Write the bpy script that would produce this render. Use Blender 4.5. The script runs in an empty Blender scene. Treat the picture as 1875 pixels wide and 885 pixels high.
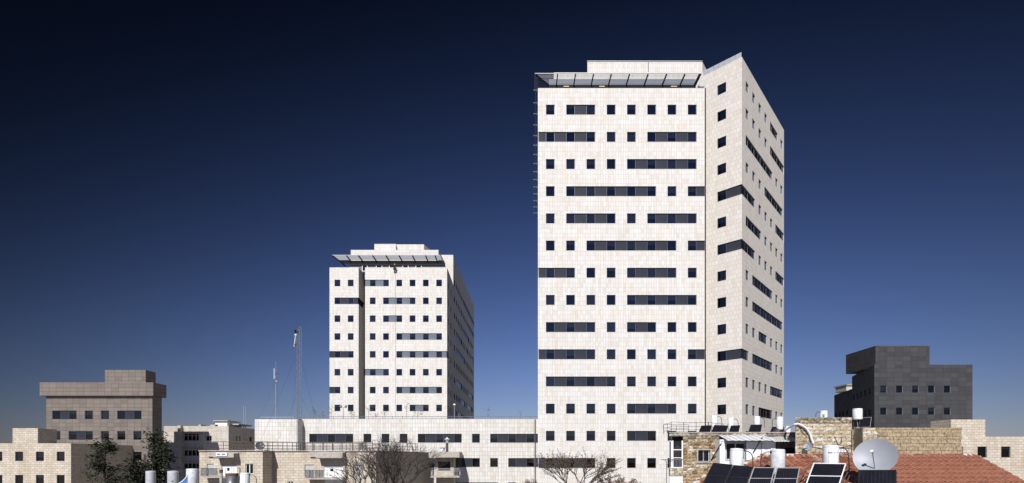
import bpy, bmesh, math, random
from mathutils import Vector, Matrix

random.seed(7)
SC = bpy.context.scene
COL = SC.collection
rad = math.radians

# ------------------------------------------------------------------ camera
CZ = 16.0                                  # camera height above the street (a roof across the valley)
F_PX, CX, CY = 930.0, 937.5, 840.0         # level shift lens: focal length, optical axis, horizon (1875 x 885 frame)
cam_d = bpy.data.cameras.new('camera')
cam = bpy.data.objects.new('camera', cam_d)
COL.objects.link(cam)
cam.location = (0, 0, CZ)
cam.rotation_euler = (rad(90), 0, 0)
cam_d.sensor_fit = 'HORIZONTAL'
cam_d.sensor_width = 36
cam_d.lens = 36 * F_PX / 1875
cam_d.shift_y = (CY - 442.5) / 1875
cam_d.clip_end = 6000
SC.camera = cam

# ------------------------------------------------------------------ sky, sun, exposure
SUN_EL, SUN_AZ = rad(39), rad(11)           # low winter sun almost straight behind the camera, a little to the left
TO_SUN = Vector((-math.sin(SUN_AZ) * math.cos(SUN_EL), -math.cos(SUN_AZ) * math.cos(SUN_EL), math.sin(SUN_EL)))
world = bpy.data.worlds.new('World')
SC.world = world
world.use_nodes = True
wn, wl = world.node_tree.nodes, world.node_tree.links
wn.clear()
sky = wn.new('ShaderNodeTexSky')
sky.sky_type = 'NISHITA'
sky.sun_disc = False
sky.sun_elevation = SUN_EL
sky.sun_rotation = math.atan2(TO_SUN.x, TO_SUN.y)
sky.altitude = 800
sky.air_density = 1.5
sky.dust_density = 0.0
sky.ozone_density = 2.0
tc = wn.new('ShaderNodeTexCoord')
# polarised clear sky: light scattered at right angles to the sun is held back by the filter, all round the sky
dot = wn.new('ShaderNodeVectorMath'); dot.operation = 'DOT_PRODUCT'
dot.inputs[1].default_value = TO_SUN
wl.new(tc.outputs['Generated'], dot.inputs[0])
def wmath(op, a, b=None):
    m = wn.new('ShaderNodeMath'); m.operation = op
    for k, v in enumerate((a, b)):
        if v is None: continue
        if isinstance(v, (int, float)): m.inputs[k].default_value = v
        else: wl.new(v, m.inputs[k])
    return m.outputs[0]
c2 = wmath('MULTIPLY', dot.outputs['Value'], dot.outputs['Value'])
pol = wmath('DIVIDE', wmath('SUBTRACT', 1.0, c2), wmath('ADD', 1.0, c2))
fac = wmath('SUBTRACT', 1.0, wmath('MULTIPLY', pol, 0.97))
sc_ = wn.new('ShaderNodeVectorMath'); sc_.operation = 'SCALE'
wl.new(sky.outputs['Color'], sc_.inputs[0]); wl.new(fac, sc_.inputs['Scale'])
tint = wn.new('ShaderNodeVectorMath'); tint.operation = 'MULTIPLY'
wl.new(sc_.outputs[0], tint.inputs[0]); tint.inputs[1].default_value = (0.68, 0.78, 1.36)
bg = wn.new('ShaderNodeBackground'); bg.inputs['Strength'].default_value = 0.057
wl.new(tint.outputs[0], bg.inputs['Color'])
wo = wn.new('ShaderNodeOutputWorld')
wl.new(bg.outputs[0], wo.inputs['Surface'])

sun_d = bpy.data.lights.new('sun', 'SUN')
sun_d.energy = 4.6
sun_d.angle = rad(0.5)
sun_d.color = (1.0, 0.972, 0.935)
sun = bpy.data.objects.new('sun', sun_d)
COL.objects.link(sun)
sun.rotation_euler = TO_SUN.to_track_quat('Z', 'Y').to_euler()
sun.location = (0, -30, 120)
SC.view_settings.view_transform = 'Standard'
SC.view_settings.look = 'None'
SC.view_settings.exposure = 0.35
SC.view_settings.gamma = 1.0
SC.view_settings.use_curve_mapping = False

# ------------------------------------------------------------------ helpers
def X(px, D): return (px - CX) * D / F_PX           # metres across for a bearing at distance D
def Z(py, D): return CZ + (CY - py) * D / F_PX
def W(px, py, D): return Vector((X(px, D), D, Z(py, D)))

M = {}
def newmat(name):
    m = bpy.data.materials.new(name); m.use_nodes = True
    n = m.node_tree.nodes; n.clear()
    out = n.new('ShaderNodeOutputMaterial')
    p = n.new('ShaderNodeBsdfPrincipled')
    m.node_tree.links.new(p.outputs[0], out.inputs[0])
    M[name] = m
    return m, n, m.node_tree.links, p
def ramp(n, stops, interp='LINEAR'):
    r = n.new('ShaderNodeValToRGB')
    r.color_ramp.interpolation = interp
    e = r.color_ramp.elements
    while len(e) < len(stops): e.new(0.5)
    for k, (pos, c) in enumerate(stops):
        e[k].position = pos; e[k].color = (*c, 1)
    return r
def mixc(n, l, fac, a, b, mode='MIX'):
    m = n.new('ShaderNodeMix'); m.data_type = 'RGBA'; m.blend_type = mode
    for sock, v in ((m.inputs[0], fac), (m.inputs[6], a), (m.inputs[7], b)):
        if hasattr(v, 'is_linked'): l.new(v, sock)
        elif isinstance(v, (int, float)): sock.default_value = v
        else: sock.default_value = (*v, 1)
    return m.outputs[2]

def plain(name, c, rough=0.6, metal=0.0, var=0.12, scale=3.0, bump=0.0, spec=0.5):
    """a painted, metal or plaster surface with faint uneven tone"""
    m, n, l, p = newmat(name)
    t = n.new('ShaderNodeTexCoord')
    nz = n.new('ShaderNodeTexNoise'); nz.inputs['Scale'].default_value = scale; nz.inputs['Detail'].default_value = 6
    l.new(t.outputs['Object'], nz.inputs['Vector'])
    lo = tuple(v * (1 - var) for v in c); hi = tuple(min(1, v * (1 + var)) for v in c)
    r = ramp(n, [(0.3, lo), (0.7, hi)])
    l.new(nz.outputs['Fac'], r.inputs[0])
    l.new(r.outputs[0], p.inputs['Base Color'])
    p.inputs['Roughness'].default_value = rough
    p.inputs['Metallic'].default_value = metal
    p.inputs['Specular IOR Level'].default_value = spec
    if bump:
        b = n.new('ShaderNodeBump'); b.inputs['Strength'].default_value = bump; b.inputs['Distance'].default_value = 0.02
        l.new(nz.outputs['Fac'], b.inputs['Height']); l.new(b.outputs[0], p.inputs['Normal'])
    return m

def cladding(name, bw, bh, stops, joint, offset=0.0, mortar=0.02, stain=0.25, stain_c=(0.62, 0.50, 0.36), streak=0.5, bump=0.35):
    """thin stone slabs in courses: every slab its own tone, thin joints, rust and rain stains (UV in metres)"""
    m, n, l, p = newmat(name)
    uv = n.new('ShaderNodeUVMap')
    br = n.new('ShaderNodeTexBrick')
    br.offset = offset; br.offset_frequency = 2; br.squash = 1.0
    br.inputs['Scale'].default_value = 1.0
    br.inputs['Mortar Size'].default_value = mortar
    br.inputs['Mortar Smooth'].default_value = 0.2
    br.inputs['Brick Width'].default_value = bw
    br.inputs['Row Height'].default_value = bh
    br.inputs['Color1'].default_value = (0, 0, 0, 1); br.inputs['Color2'].default_value = (1, 1, 1, 1)
    br.inputs['Mortar'].default_value = (0.5, 0.5, 0.5, 1)
    l.new(uv.outputs[0], br.inputs['Vector'])
    r = ramp(n, stops)
    l.new(br.outputs['Color'], r.inputs[0])
    # broad tone of whole batches of slabs
    n1 = n.new('ShaderNodeTexNoise'); n1.inputs['Scale'].default_value = 0.35; n1.inputs['Detail'].default_value = 8; n1.inputs['Roughness'].default_value = 0.7
    l.new(uv.outputs[0], n1.inputs['Vector'])
    r1 = ramp(n, [(0.46, (0, 0, 0)), (0.72, (1, 1, 1))])
    l.new(n1.outputs['Fac'], r1.inputs[0])
    s1 = n.new('ShaderNodeMath'); s1.operation = 'MULTIPLY'; s1.inputs[1].default_value = stain
    l.new(r1.outputs[0], s1.inputs[0])
    c = mixc(n, l, s1.outputs[0], r.outputs[0], stain_c)
    # rain streaks: noise stretched down the wall
    mp = n.new('ShaderNodeMapping'); mp.inputs['Scale'].default_value = (2.2, 0.16, 1)
    l.new(uv.outputs[0], mp.inputs['Vector'])
    n2 = n.new('ShaderNodeTexNoise'); n2.inputs['Scale'].default_value = 1.0; n2.inputs['Detail'].default_value = 7; n2.inputs['Roughness'].default_value = 0.65
    l.new(mp.outputs[0], n2.inputs['Vector'])
    r2 = ramp(n, [(0.35, (0.80, 0.78, 0.74)), (0.62, (1, 1, 1))])
    l.new(n2.outputs['Fac'], r2.inputs[0])
    c = mixc(n, l, streak, c, r2.outputs[0], 'MULTIPLY')
    n3 = n.new('ShaderNodeTexNoise'); n3.inputs['Scale'].default_value = 9; n3.inputs['Detail'].default_value = 6
    l.new(uv.outputs[0], n3.inputs['Vector'])
    r3 = ramp(n, [(0.3, (0.86, 0.86, 0.86)), (0.7, (1, 1, 1))])
    l.new(n3.outputs['Fac'], r3.inputs[0])
    c = mixc(n, l, 0.7, c, r3.outputs[0], 'MULTIPLY')
    c = mixc(n, l, br.outputs['Fac'], c, joint)
    l.new(c, p.inputs['Base Color'])
    p.inputs['Roughness'].default_value = 0.72
    p.inputs['Specular IOR Level'].default_value = 0.3
    h = n.new('ShaderNodeMath'); h.operation = 'MULTIPLY_ADD'
    l.new(br.outputs['Fac'], h.inputs[0]); h.inputs[1].default_value = -1.0; l.new(n3.outputs['Fac'], h.inputs[2])
    b = n.new('ShaderNodeBump'); b.inputs['Strength'].default_value = bump; b.inputs['Distance'].default_value = 0.012
    l.new(h.outputs[0], b.inputs['Height']); l.new(b.outputs[0], p.inputs['Normal'])
    return m

def percolour(name, stops, rough=0.85, nscale=6.0, bump=0.5, dark=0.55, spec=0.2, dist=0.02):
    """stones or tiles: one tone per piece, weathered grain on each"""
    m, n, l, p = newmat(name)
    oi = n.new('ShaderNodeObjectInfo')
    r = ramp(n, stops); l.new(oi.outputs['Random'], r.inputs[0])
    g = n.new('ShaderNodeNewGeometry')
    nz = n.new('ShaderNodeTexNoise'); nz.inputs['Scale'].default_value = nscale; nz.inputs['Detail'].default_value = 8; nz.inputs['Roughness'].default_value = 0.65
    l.new(g.outputs['Position'], nz.inputs['Vector'])
    r2 = ramp(n, [(0.34, (dark, dark, dark)), (0.6, (1, 1, 1))]); l.new(nz.outputs['Fac'], r2.inputs[0])
    c = mixc(n, l, 1.0, r.outputs[0], r2.outputs[0], 'MULTIPLY')
    l.new(c, p.inputs['Base Color'])
    p.inputs['Roughness'].default_value = rough
    p.inputs['Specular IOR Level'].default_value = spec
    b = n.new('ShaderNodeBump'); b.inputs['Strength'].default_value = bump; b.inputs['Distance'].default_value = dist
    l.new(nz.outputs['Fac'], b.inputs['Height']); l.new(b.outputs[0], p.inputs['Normal'])
    return m

def pane_mat(name, tint_c, refl):
    m = bpy.data.materials.new(name); m.use_nodes = True
    n, l = m.node_tree.nodes, m.node_tree.links; n.clear()
    out = n.new('ShaderNodeOutputMaterial')
    tr = n.new('ShaderNodeBsdfTransparent'); tr.inputs[0].default_value = (*tint_c, 1)
    gl = n.new('ShaderNodeBsdfGlossy'); gl.inputs['Roughness'].default_value = 0.02; gl.inputs[0].default_value = (0.95, 0.97, 1, 1)
    g = n.new('ShaderNodeNewGeometry')
    nz = n.new('ShaderNodeTexNoise'); nz.inputs['Scale'].default_value = 0.9; nz.inputs['Detail'].default_value = 1
    l.new(g.outputs['Position'], nz.inputs['Vector'])
    b = n.new('ShaderNodeBump'); b.inputs['Strength'].default_value = 0.05; b.inputs['Distance'].default_value = 0.02
    l.new(nz.outputs['Fac'], b.inputs['Height']); l.new(b.outputs[0], gl.inputs['Normal'])
    fr = n.new('ShaderNodeFresnel'); fr.inputs['IOR'].default_value = 1.55
    ad = n.new('ShaderNodeMath'); ad.operation = 'ADD'; ad.use_clamp = True; ad.inputs[1].default_value = refl
    l.new(fr.outputs[0], ad.inputs[0])
    mx = n.new('ShaderNodeMixShader')
    l.new(ad.outputs[0], mx.inputs[0]); l.new(tr.outputs[0], mx.inputs[1]); l.new(gl.outputs[0], mx.inputs[2])
    l.new(mx.outputs[0], out.inputs[0])
    M[name] = m
    return m

PALE = [(0.0, (0.585, 0.55, 0.49)), (0.25, (0.62, 0.60, 0.56)), (0.6, (0.645, 0.63, 0.595)), (0.93, (0.66, 0.65, 0.625)), (1.0, (0.625, 0.57, 0.49))]
cladding('tower_stone', 0.354, 0.6333, PALE, (0.43, 0.405, 0.37), stain=0.42, stain_c=(0.62, 0.51, 0.38), streak=0.5)
cladding('wing_stone', 0.50, 0.6333, [(0, (0.57, 0.53, 0.47)), (0.5, (0.61, 0.57, 0.515)), (1, (0.64, 0.605, 0.55))], (0.42, 0.385, 0.335), offset=0.5, mortar=0.022, stain=0.25, stain_c=(0.58, 0.48, 0.37), streak=0.3)
cladding('podium_stone', 0.42, 0.6333, PALE, (0.38, 0.355, 0.32), mortar=0.026, stain=0.4, stain_c=(0.55, 0.48, 0.38), streak=0.8)
cladding('old_stone', 0.62, 0.31, [(0, (0.50, 0.435, 0.345)), (0.5, (0.56, 0.50, 0.41)), (1, (0.60, 0.545, 0.46))], (0.30, 0.25, 0.19), offset=0.5, mortar=0.022, stain=0.5, stain_c=(0.42, 0.31, 0.20), streak=1.0, bump=0.6)
cladding('grey_stone', 0.70, 0.30, [(0, (0.50, 0.46, 0.40)), (0.5, (0.55, 0.51, 0.45)), (1, (0.60, 0.56, 0.50))], (0.33, 0.30, 0.26), offset=0.5, mortar=0.018, stain=0.5, stain_c=(0.40, 0.32, 0.24), streak=1.0)
cladding('brown_clad', 1.1, 0.62, [(0, (0.16, 0.135, 0.115)), (0.5, (0.19, 0.16, 0.135)), (1, (0.21, 0.175, 0.15))], (0.09, 0.08, 0.07), mortar=0.03, stain=0.3, stain_c=(0.13, 0.10, 0.08))
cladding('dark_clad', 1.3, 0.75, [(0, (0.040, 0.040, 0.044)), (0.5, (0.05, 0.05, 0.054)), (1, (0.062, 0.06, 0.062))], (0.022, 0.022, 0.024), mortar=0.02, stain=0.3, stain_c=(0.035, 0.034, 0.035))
plain('reveal_metal', (0.34, 0.35, 0.38), 0.45, 0.0, 0.08)
plain('frame_metal', (0.10, 0.105, 0.12), 0.4, 0.3, 0.08)
plain('spandrel', (0.030, 0.034, 0.045), 0.55, 0.0, 0.10, 0.7, 0, 0.08)
plain('spandrel_pale', (0.12, 0.135, 0.165), 0.5, 0.0, 0.10, 0.7, 0, 0.2)
plain('blind', (0.50, 0.49, 0.46), 0.8, 0.0, 0.15, 2)
plain('interior', (0.035, 0.035, 0.04), 0.9)
plain('louvre_metal', (0.42, 0.44, 0.47), 0.5, 0.0, 0.05, 3, 0, 0.2)
plain('black_metal', (0.014, 0.014, 0.016), 0.65, 0.0, 0.2, 3, 0, 0.15)
plain('galvanised', (0.38, 0.39, 0.40), 0.45, 0.5, 0.15, 12)
plain('mast_steel', (0.17, 0.17, 0.175), 0.6, 0.2, 0.2, 12)
plain('tank_grey', (0.36, 0.37, 0.39), 0.5, 0.0, 0.2, 6)
plain('rusty_steel', (0.085, 0.058, 0.042), 0.8, 0.1, 0.45, 10, 0.2)
plain('roofing', (0.30, 0.29, 0.27), 0.9, 0, 0.2, 1.2)
plain('white_paint', (0.76, 0.76, 0.75), 0.5, 0, 0.05, 4)
plain('tank_white', (0.70, 0.71, 0.73), 0.35, 0.0, 0.07, 5)
plain('tank_grime', (0.56, 0.57, 0.58), 0.45, 0.0, 0.22, 7)
plain('tank_steel', (0.20, 0.20, 0.205), 0.42, 0.6, 0.3, 7)
plain('rust', (0.13, 0.055, 0.03), 0.9, 0, 0.4, 12, 0.3)
plain('absorber', (0.010, 0.010, 0.012), 0.15, 0, 0.2, 3, 0, 0.35)
plain('fin_black', (0.022, 0.023, 0.027), 0.5, 0, 0.2)
plain('rubber', (0.02, 0.02, 0.02), 0.6, 0, 0.2)
plain('concrete', (0.36, 0.33, 0.29), 0.9, 0, 0.25, 5, 0.4)
plain('mortar', (0.20, 0.165, 0.12), 0.95, 0, 0.35, 6, 0.4)
plain('lime_mortar', (0.48, 0.44, 0.38), 0.95, 0, 0.35, 8, 0.6)
plain('shutter', (0.46, 0.45, 0.42), 0.7, 0, 0.08, 3)
plain('plaster_white', (0.72, 0.70, 0.66), 0.8, 0, 0.12, 2)
plain('blue_print', (0.03, 0.10, 0.26), 0.6)
plain('ink_blue', (0.03, 0.03, 0.28), 0.6)
plain('green_print', (0.05, 0.36, 0.16), 0.6)
plain('blue_tarp', (0.04, 0.13, 0.34), 0.6)
plain('yellow_plastic', (0.75, 0.52, 0.03), 0.4)
plain('dark_cloth', (0.012, 0.013, 0.022), 0.9, 0, 0.3, 20)
plain('rope', (0.07, 0.065, 0.06), 0.8)
plain('warm_lamp', (0.62, 0.50, 0.24), 0.5)
plain('bark', (0.06, 0.048, 0.04), 0.9, 0, 0.35, 9, 0.5)
plain('pale_bark', (0.17, 0.145, 0.125), 0.9, 0, 0.35, 9, 0.5)
plain('paving', (0.27, 0.245, 0.21), 0.95, 0, 0.25, 0.05)
plain('cardboard', (0.33, 0.29, 0.18), 0.85)
plain('wood', (0.20, 0.09, 0.04), 0.7, 0, 0.3, 8)
plain('metal_sheet', (0.36, 0.37, 0.38), 0.5, 0.2, 0.12, 2)
plain('awning_sheet', (0.60, 0.61, 0.62), 0.5, 0.0, 0.14, 2)
plain('dish_grey', (0.27, 0.285, 0.31), 0.5, 0, 0.06, 3)
plain('dish_dark', (0.09, 0.09, 0.10), 0.5, 0, 0.1, 3)
plain('stem', (0.17, 0.12, 0.07), 0.9, 0, 0.3, 20)
plain('hill', (0.20, 0.17, 0.13), 0.95, 0, 0.4, 0.05)
percolour('field_stone', [(0, (0.22, 0.14, 0.07)), (0.35, (0.37, 0.265, 0.15)), (0.75, (0.46, 0.36, 0.225)), (1, (0.64, 0.59, 0.49))], nscale=8, bump=1.0, dark=0.32, dist=0.05)
percolour('ashlar_stone', [(0, (0.36, 0.27, 0.16)), (0.4, (0.48, 0.39, 0.265)), (0.8, (0.56, 0.48, 0.35)), (1, (0.66, 0.62, 0.53))], nscale=6, bump=1.0, dark=0.42, dist=0.05)
percolour('lichen_stone', [(0, (0.20, 0.165, 0.12)), (0.45, (0.40, 0.33, 0.23)), (1, (0.58, 0.52, 0.42))], nscale=5, bump=1.0, dark=0.16)
percolour('clay_tile', [(0, (0.15, 0.06, 0.04)), (0.35, (0.27, 0.105, 0.065)), (0.75, (0.36, 0.165, 0.10)), (1, (0.42, 0.30, 0.21))], nscale=5, bump=0.4, dark=0.66)
percolour('needle', [(0, (0.02, 0.026, 0.012)), (1, (0.032, 0.04, 0.017))], nscale=1.6, bump=0, dark=0.45)
percolour('dry_leaf', [(0, (0.12, 0.075, 0.04)), (1, (0.15, 0.09, 0.05))], nscale=5, bump=0, dark=0.4)
pane_mat('pane', (0.43, 0.44, 0.46), 0.015)
pane_mat('clear_pane', (0.62, 0.66, 0.70), 0.04)

class MB:
    """collects faces of one mesh; UV in metres unrolled per face direction"""
    def __init__(self): self.v, self.f, self.m = [], [], []
    def face(self, pts, mi=0):
        k = len(self.v); self.v += [tuple(p) for p in pts]
        self.f.append(tuple(range(k, k + len(pts)))); self.m.append(mi)
    def box(self, a, b, mi=0):
        (x0, y0, z0), (x1, y1, z1) = a, b
        x0, x1 = min(x0, x1), max(x0, x1); y0, y1 = min(y0, y1), max(y0, y1); z0, z1 = min(z0, z1), max(z0, z1)
        self.face([(x0, y0, z0), (x1, y0, z0), (x1, y0, z1), (x0, y0, z1)], mi)
        self.face([(x1, y1, z0), (x0, y1, z0), (x0, y1, z1), (x1, y1, z1)], mi)
        self.face([(x0, y1, z0), (x0, y0, z0), (x0, y0, z1), (x0, y1, z1)], mi)
        self.face([(x1, y0, z0), (x1, y1, z0), (x1, y1, z1), (x1, y0, z1)], mi)
        self.face([(x0, y0, z1), (x1, y0, z1), (x1, y1, z1), (x0, y1, z1)], mi)
        self.face([(x0, y1, z0), (x1, y1, z0), (x1, y0, z0), (x0, y0, z0)], mi)
        return self
    def beam(self, a, b, w, h=None, mi=0, up=(0, 0, 1)):
        """a bar of rectangular section from a to b"""
        a, b = Vector(a), Vector(b); h = h or w
        t = (b - a).normalized(); u = Vector(up)
        if abs(t.dot(u)) > 0.98: u = Vector((0, 1, 0))
        s = t.cross(u).normalized() * (w / 2); q = s.cross(t).normalized() * (h / 2)
        A = [a - s - q, a + s - q, a + s + q, a - s + q]; B = [p + (b - a) for p in A]
        for k in range(4):
            j = (k + 1) % 4
            self.face([A[k], A[j], B[j], B[k]], mi)
        self.face(A[::-1], mi); self.face(B, mi)
        return self
    def tube(self, pts, r, n=6, mi=0, r2=None):
        pts = [Vector(p) for p in pts]; rings = []; prev = None
        for k, p in enumerate(pts):
            t = (pts[min(k + 1, len(pts) - 1)] - pts[max(k - 1, 0)]).normalized()
            if prev is None:
                u = t.orthogonal().normalized()
            else:
                u = (prev - t * prev.dot(t)); u = u.normalized() if u.length > 1e-5 else t.orthogonal().normalized()
            prev = u; w = t.cross(u)
            rr = r if r2 is None else r + (r2 - r) * k / max(1, len(pts) - 1)
            rings.append([p + (u * math.cos(6.28319 * i / n) + w * math.sin(6.28319 * i / n)) * rr for i in range(n)])
        for a, b in zip(rings, rings[1:]):
            for i in range(n):
                j = (i + 1) % n
                self.face([a[i], a[j], b[j], b[i]], mi)
        self.face(rings[0][::-1], mi); self.face(rings[-1], mi)
        return self
    def lathe(self, prof, c=(0, 0, 0), n=20, mi=0):
        c = Vector(c)
        ring = lambda r, z: [c + Vector((r * math.cos(6.28319 * i / n), r * math.sin(6.28319 * i / n), z)) for i in range(n)]
        R = [ring(r, z) for r, z in prof]
        for a, b in zip(R, R[1:]):
            for i in range(n):
                j = (i + 1) % n
                self.face([a[i], a[j], b[j], b[i]], mi)
        self.face(R[0][::-1], mi); self.face(R[-1], mi)
        return self
    def prism(self, poly, z0, z1, mi=0, top=None, walls=True):
        n = len(poly)                       # poly counter-clockwise seen from above
        if walls:
            for k in range(n):
                a, b = poly[k], poly[(k + 1) % n]
                self.face([(*a, z0), (*b, z0), (*b, z1), (*a, z1)], mi)
        self.face([(*p, z1) for p in poly], mi if top is None else top)
        self.face([(*p, z0) for p in poly[::-1]], mi)
        return self
    def mesh(self, name, mats, smooth=False):
        me = bpy.data.meshes.new(name)
        me.from_pydata(self.v, [], self.f)
        mats = mats if isinstance(mats, (list, tuple)) else [mats]
        for k in mats: me.materials.append(M[k])
        uvl = me.uv_layers.new(name='UVMap')
        for p in me.polygons:
            p.material_index = self.m[p.index]
            nrm = p.normal
            if abs(nrm.z) > 0.7: t, s = Vector((1, 0, 0)), Vector((0, 1, 0))
            else:
                t = Vector((-nrm.y, nrm.x, 0)).normalized(); s = Vector((0, 0, 1))
            for li in p.loop_indices:
                co = me.vertices[me.loops[li].vertex_index].co
                uvl.data[li].uv = (co.dot(t), co.dot(s))
        if smooth:
            bm = bmesh.new(); bm.from_mesh(me)
            bmesh.ops.remove_doubles(bm, verts=bm.verts, dist=1e-4)
            for f in bm.faces: f.smooth = True
            for e in bm.edges:
                if len(e.link_faces) == 2 and e.calc_face_angle(0) > 0.7: e.smooth = False
            bm.to_mesh(me); bm.free()
        return me
    def build(self, name, mats, parent=None, smooth=False):
        return put(name, self.mesh(name, mats, smooth), parent)

BASE = {}
def put(name, me, parent=None, loc=None, rotz=0.0, sub=False):
    o = bpy.data.objects.new(name, me); COL.objects.link(o)
    if loc is not None: o.location = loc
    if rotz: o.rotation_euler = (0, 0, rotz)
    if parent is not None:
        o.parent = parent
        if not sub and parent in BASE:      # children are written in world coordinates
            o.matrix_parent_inverse = BASE[parent].inverted()
        if not sub: BASE[o] = Matrix.Translation(Vector(loc if loc is not None else (0, 0, 0))) @ Matrix.Rotation(rotz, 4, 'Z')
    return o
def thing(name, label, cat, loc, group=None, kind=None):
    e = bpy.data.objects.new(name, None); COL.objects.link(e)
    e.location = loc; e.empty_display_size = 0.3
    BASE[e] = Matrix.Translation(Vector(loc))
    return tag(e, label, cat, group, kind)
def tag(o, label=None, cat=None, group=None, kind=None):
    if label: o['label'] = label
    if cat: o['category'] = cat
    if group: o['group'] = group
    if kind: o['kind'] = kind
    return o
def struct(o): o['kind'] = 'structure'; return o

# ------------------------------------------------------------------ ground
gm = MB(); gm.face([(-3000, -600, 0), (3000, -600, 0), (3000, 5000, 0), (-3000, 5000, 0)])
struct(gm.build('ground', 'paving'))

# ------------------------------------------------------------------ facades with recessed windows
FL = lambda i: CZ + 52.58 - 3.8 * i          # centre height of window row i (0 = top row of the angled wing)
WW, WH, REC = 1.22, 1.40, 0.16
_cache = {}
def frame_mesh(w, h, t=0.045, mat='frame_metal'):
    k = ('f', round(w, 2), round(h, 2), mat)
    if k not in _cache:
        b = MB(); y0, y1 = REC - 0.05, REC + 0.03
        b.box((-w / 2, y0, -h / 2), (w / 2, y1, -h / 2 + t)); b.box((-w / 2, y0, h / 2 - t), (w / 2, y1, h / 2))
        b.box((-w / 2, y0, -h / 2 + t), (-w / 2 + t, y1, h / 2 - t)); b.box((w / 2 - t, y0, -h / 2 + t), (w / 2, y1, h / 2 - t))
        _cache[k] = b.mesh('window_frame', mat)
    return _cache[k]
def pane_mesh(w, h, mat='pane'):
    k = ('p', round(w, 2), round(h, 2), mat)
    if k not in _cache:
        b = MB(); a = w / 2 - 0.04; c = h / 2 - 0.04
        b.face([(-a, REC - 0.01, -c), (a, REC - 0.01, -c), (a, REC - 0.01, c), (-a, REC - 0.01, c)])
        _cache[k] = b.mesh('window_pane', mat)
    return _cache[k]
def blind_mesh(w, h, frac):
    k = ('b', round(w, 2), round(h, 2), round(frac, 2))
    if k not in _cache:
        b = MB(); a = w / 2 - 0.03; top = h / 2 - 0.03; bot = top - (h - 0.06) * frac
        nsl = max(2, int((top - bot) / 0.10))
        for q in range(nsl):
            z1 = top - (top - bot) * q / nsl; z0 = top - (top - bot) * (q + 1) / nsl + 0.012
            b.face([(-a, REC + 0.05, z0), (a, REC + 0.05, z0), (a, REC + 0.08, z1), (-a, REC + 0.08, z1)])
        _cache[k] = b.mesh('window_blind', 'blind')
    return _cache[k]
def panel_mesh(w, h, mat):
    k = ('s', round(w, 2), round(h, 2), mat)
    if k not in _cache:
        b = MB(); b.box((-w / 2 + 0.012, REC - 0.035, -h / 2), (w / 2 - 0.012, REC + 0.05, h / 2)); _cache[k] = b.mesh('spandrel_panel', mat)
    return _cache[k]

def facade(root, mb, o, d, width, z0, z1, cols, rows, w=WW, h=WH, rec=REC, wrapL=0.0, wrapR=0.0, panel='spandrel', blinds=0.75, reveal=1, pane='pane', framem='frame_metal'):
    """one face of a building: wall sheet with openings (into mb), windows and panels as parts.
    rows: {z centre: [col | (a, b)]}, a may be 'L', b may be 'R' (strip runs to the corner)"""
    o, d = Vector(o), Vector(d).normalized()
    inw = Vector((-d.y, d.x))
    ang = math.atan2(d.y, d.x)
    def P(u, dep, z): q = o + d * u + inw * dep; return (q.x, q.y, z)
    zz = z0
    for zc in sorted(rows):
        zb, zt = zc - h / 2, zc + h / 2
        mb.face([P(0, 0, zz), P(width, 0, zz), P(width, 0, zb), P(0, 0, zb)])
        ops = []
        for it in rows[zc]:
            a, b = it if isinstance(it, tuple) else (it, it)
            u0 = 0.0 if a == 'L' else cols[a] - w / 2
            u1 = width if b == 'R' else cols[b] + w / 2
            ops.append((u0, u1, a, b))
        ops.sort(key=lambda t: t[0])
        cur = 0.0
        for u0, u1, a, b in ops:
            if u0 > cur + 1e-4: mb.face([P(cur, 0, zb), P(u0, 0, zb), P(u0, 0, zt), P(cur, 0, zt)])
            cur = u1
            mb.face([P(u0, 0, zb), P(u1, 0, zb), P(u1, rec, zb), P(u0, rec, zb)], reveal)
            mb.face([P(u0, rec, zt), P(u1, rec, zt), P(u1, 0, zt), P(u0, 0, zt)], reveal)
            if a != 'L': mb.face([P(u0, 0, zb), P(u0, rec, zb), P(u0, rec, zt), P(u0, 0, zt)], reveal)
            if b != 'R': mb.face([P(u1, rec, zb), P(u1, 0, zb), P(u1, 0, zt), P(u1, rec, zt)], reveal)
            ca = 0 if a == 'L' else a
            cb = len(cols) - 1 if b == 'R' else b
            segs = []
            if a == 'L':
                # first column inside a strip that starts at the corner
                segs.append((wrapL, cols[0] - w / 2))
            for c in range(ca, cb + 1):
                win = put('window', frame_mesh(w, h, mat=framem), root, P(cols[c], 0, zc), ang)
                put('pane', pane_mesh(w, h, pane), win, sub=True)
                if random.random() < blinds:
                    fr = random.choice((0.25, 0.35, 0.5, 0.5, 0.65, 0.8, 1.0, 1.0))
                    put('blind', blind_mesh(w, h, fr), win, sub=True)
                if c < cb: segs.append((cols[c] + w / 2, cols[c + 1] - w / 2))
            if b == 'R': segs.append((cols[-1] + w / 2, width - wrapR))
            for s0, s1 in segs:
                if s1 - s0 > 0.06:
                    put('spandrel_panel', panel_mesh(s1 - s0, h, panel), root, P((s0 + s1) / 2, 0, zc), ang)
        if width > cur + 1e-4: mb.face([P(cur, 0, zb), P(width, 0, zb), P(width, 0, zt), P(cur, 0, zt)])
        zz = zt
    mb.face([P(0, 0, zz), P(width, 0, zz), P(width, 0, z1), P(0, 0, z1)])

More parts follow.
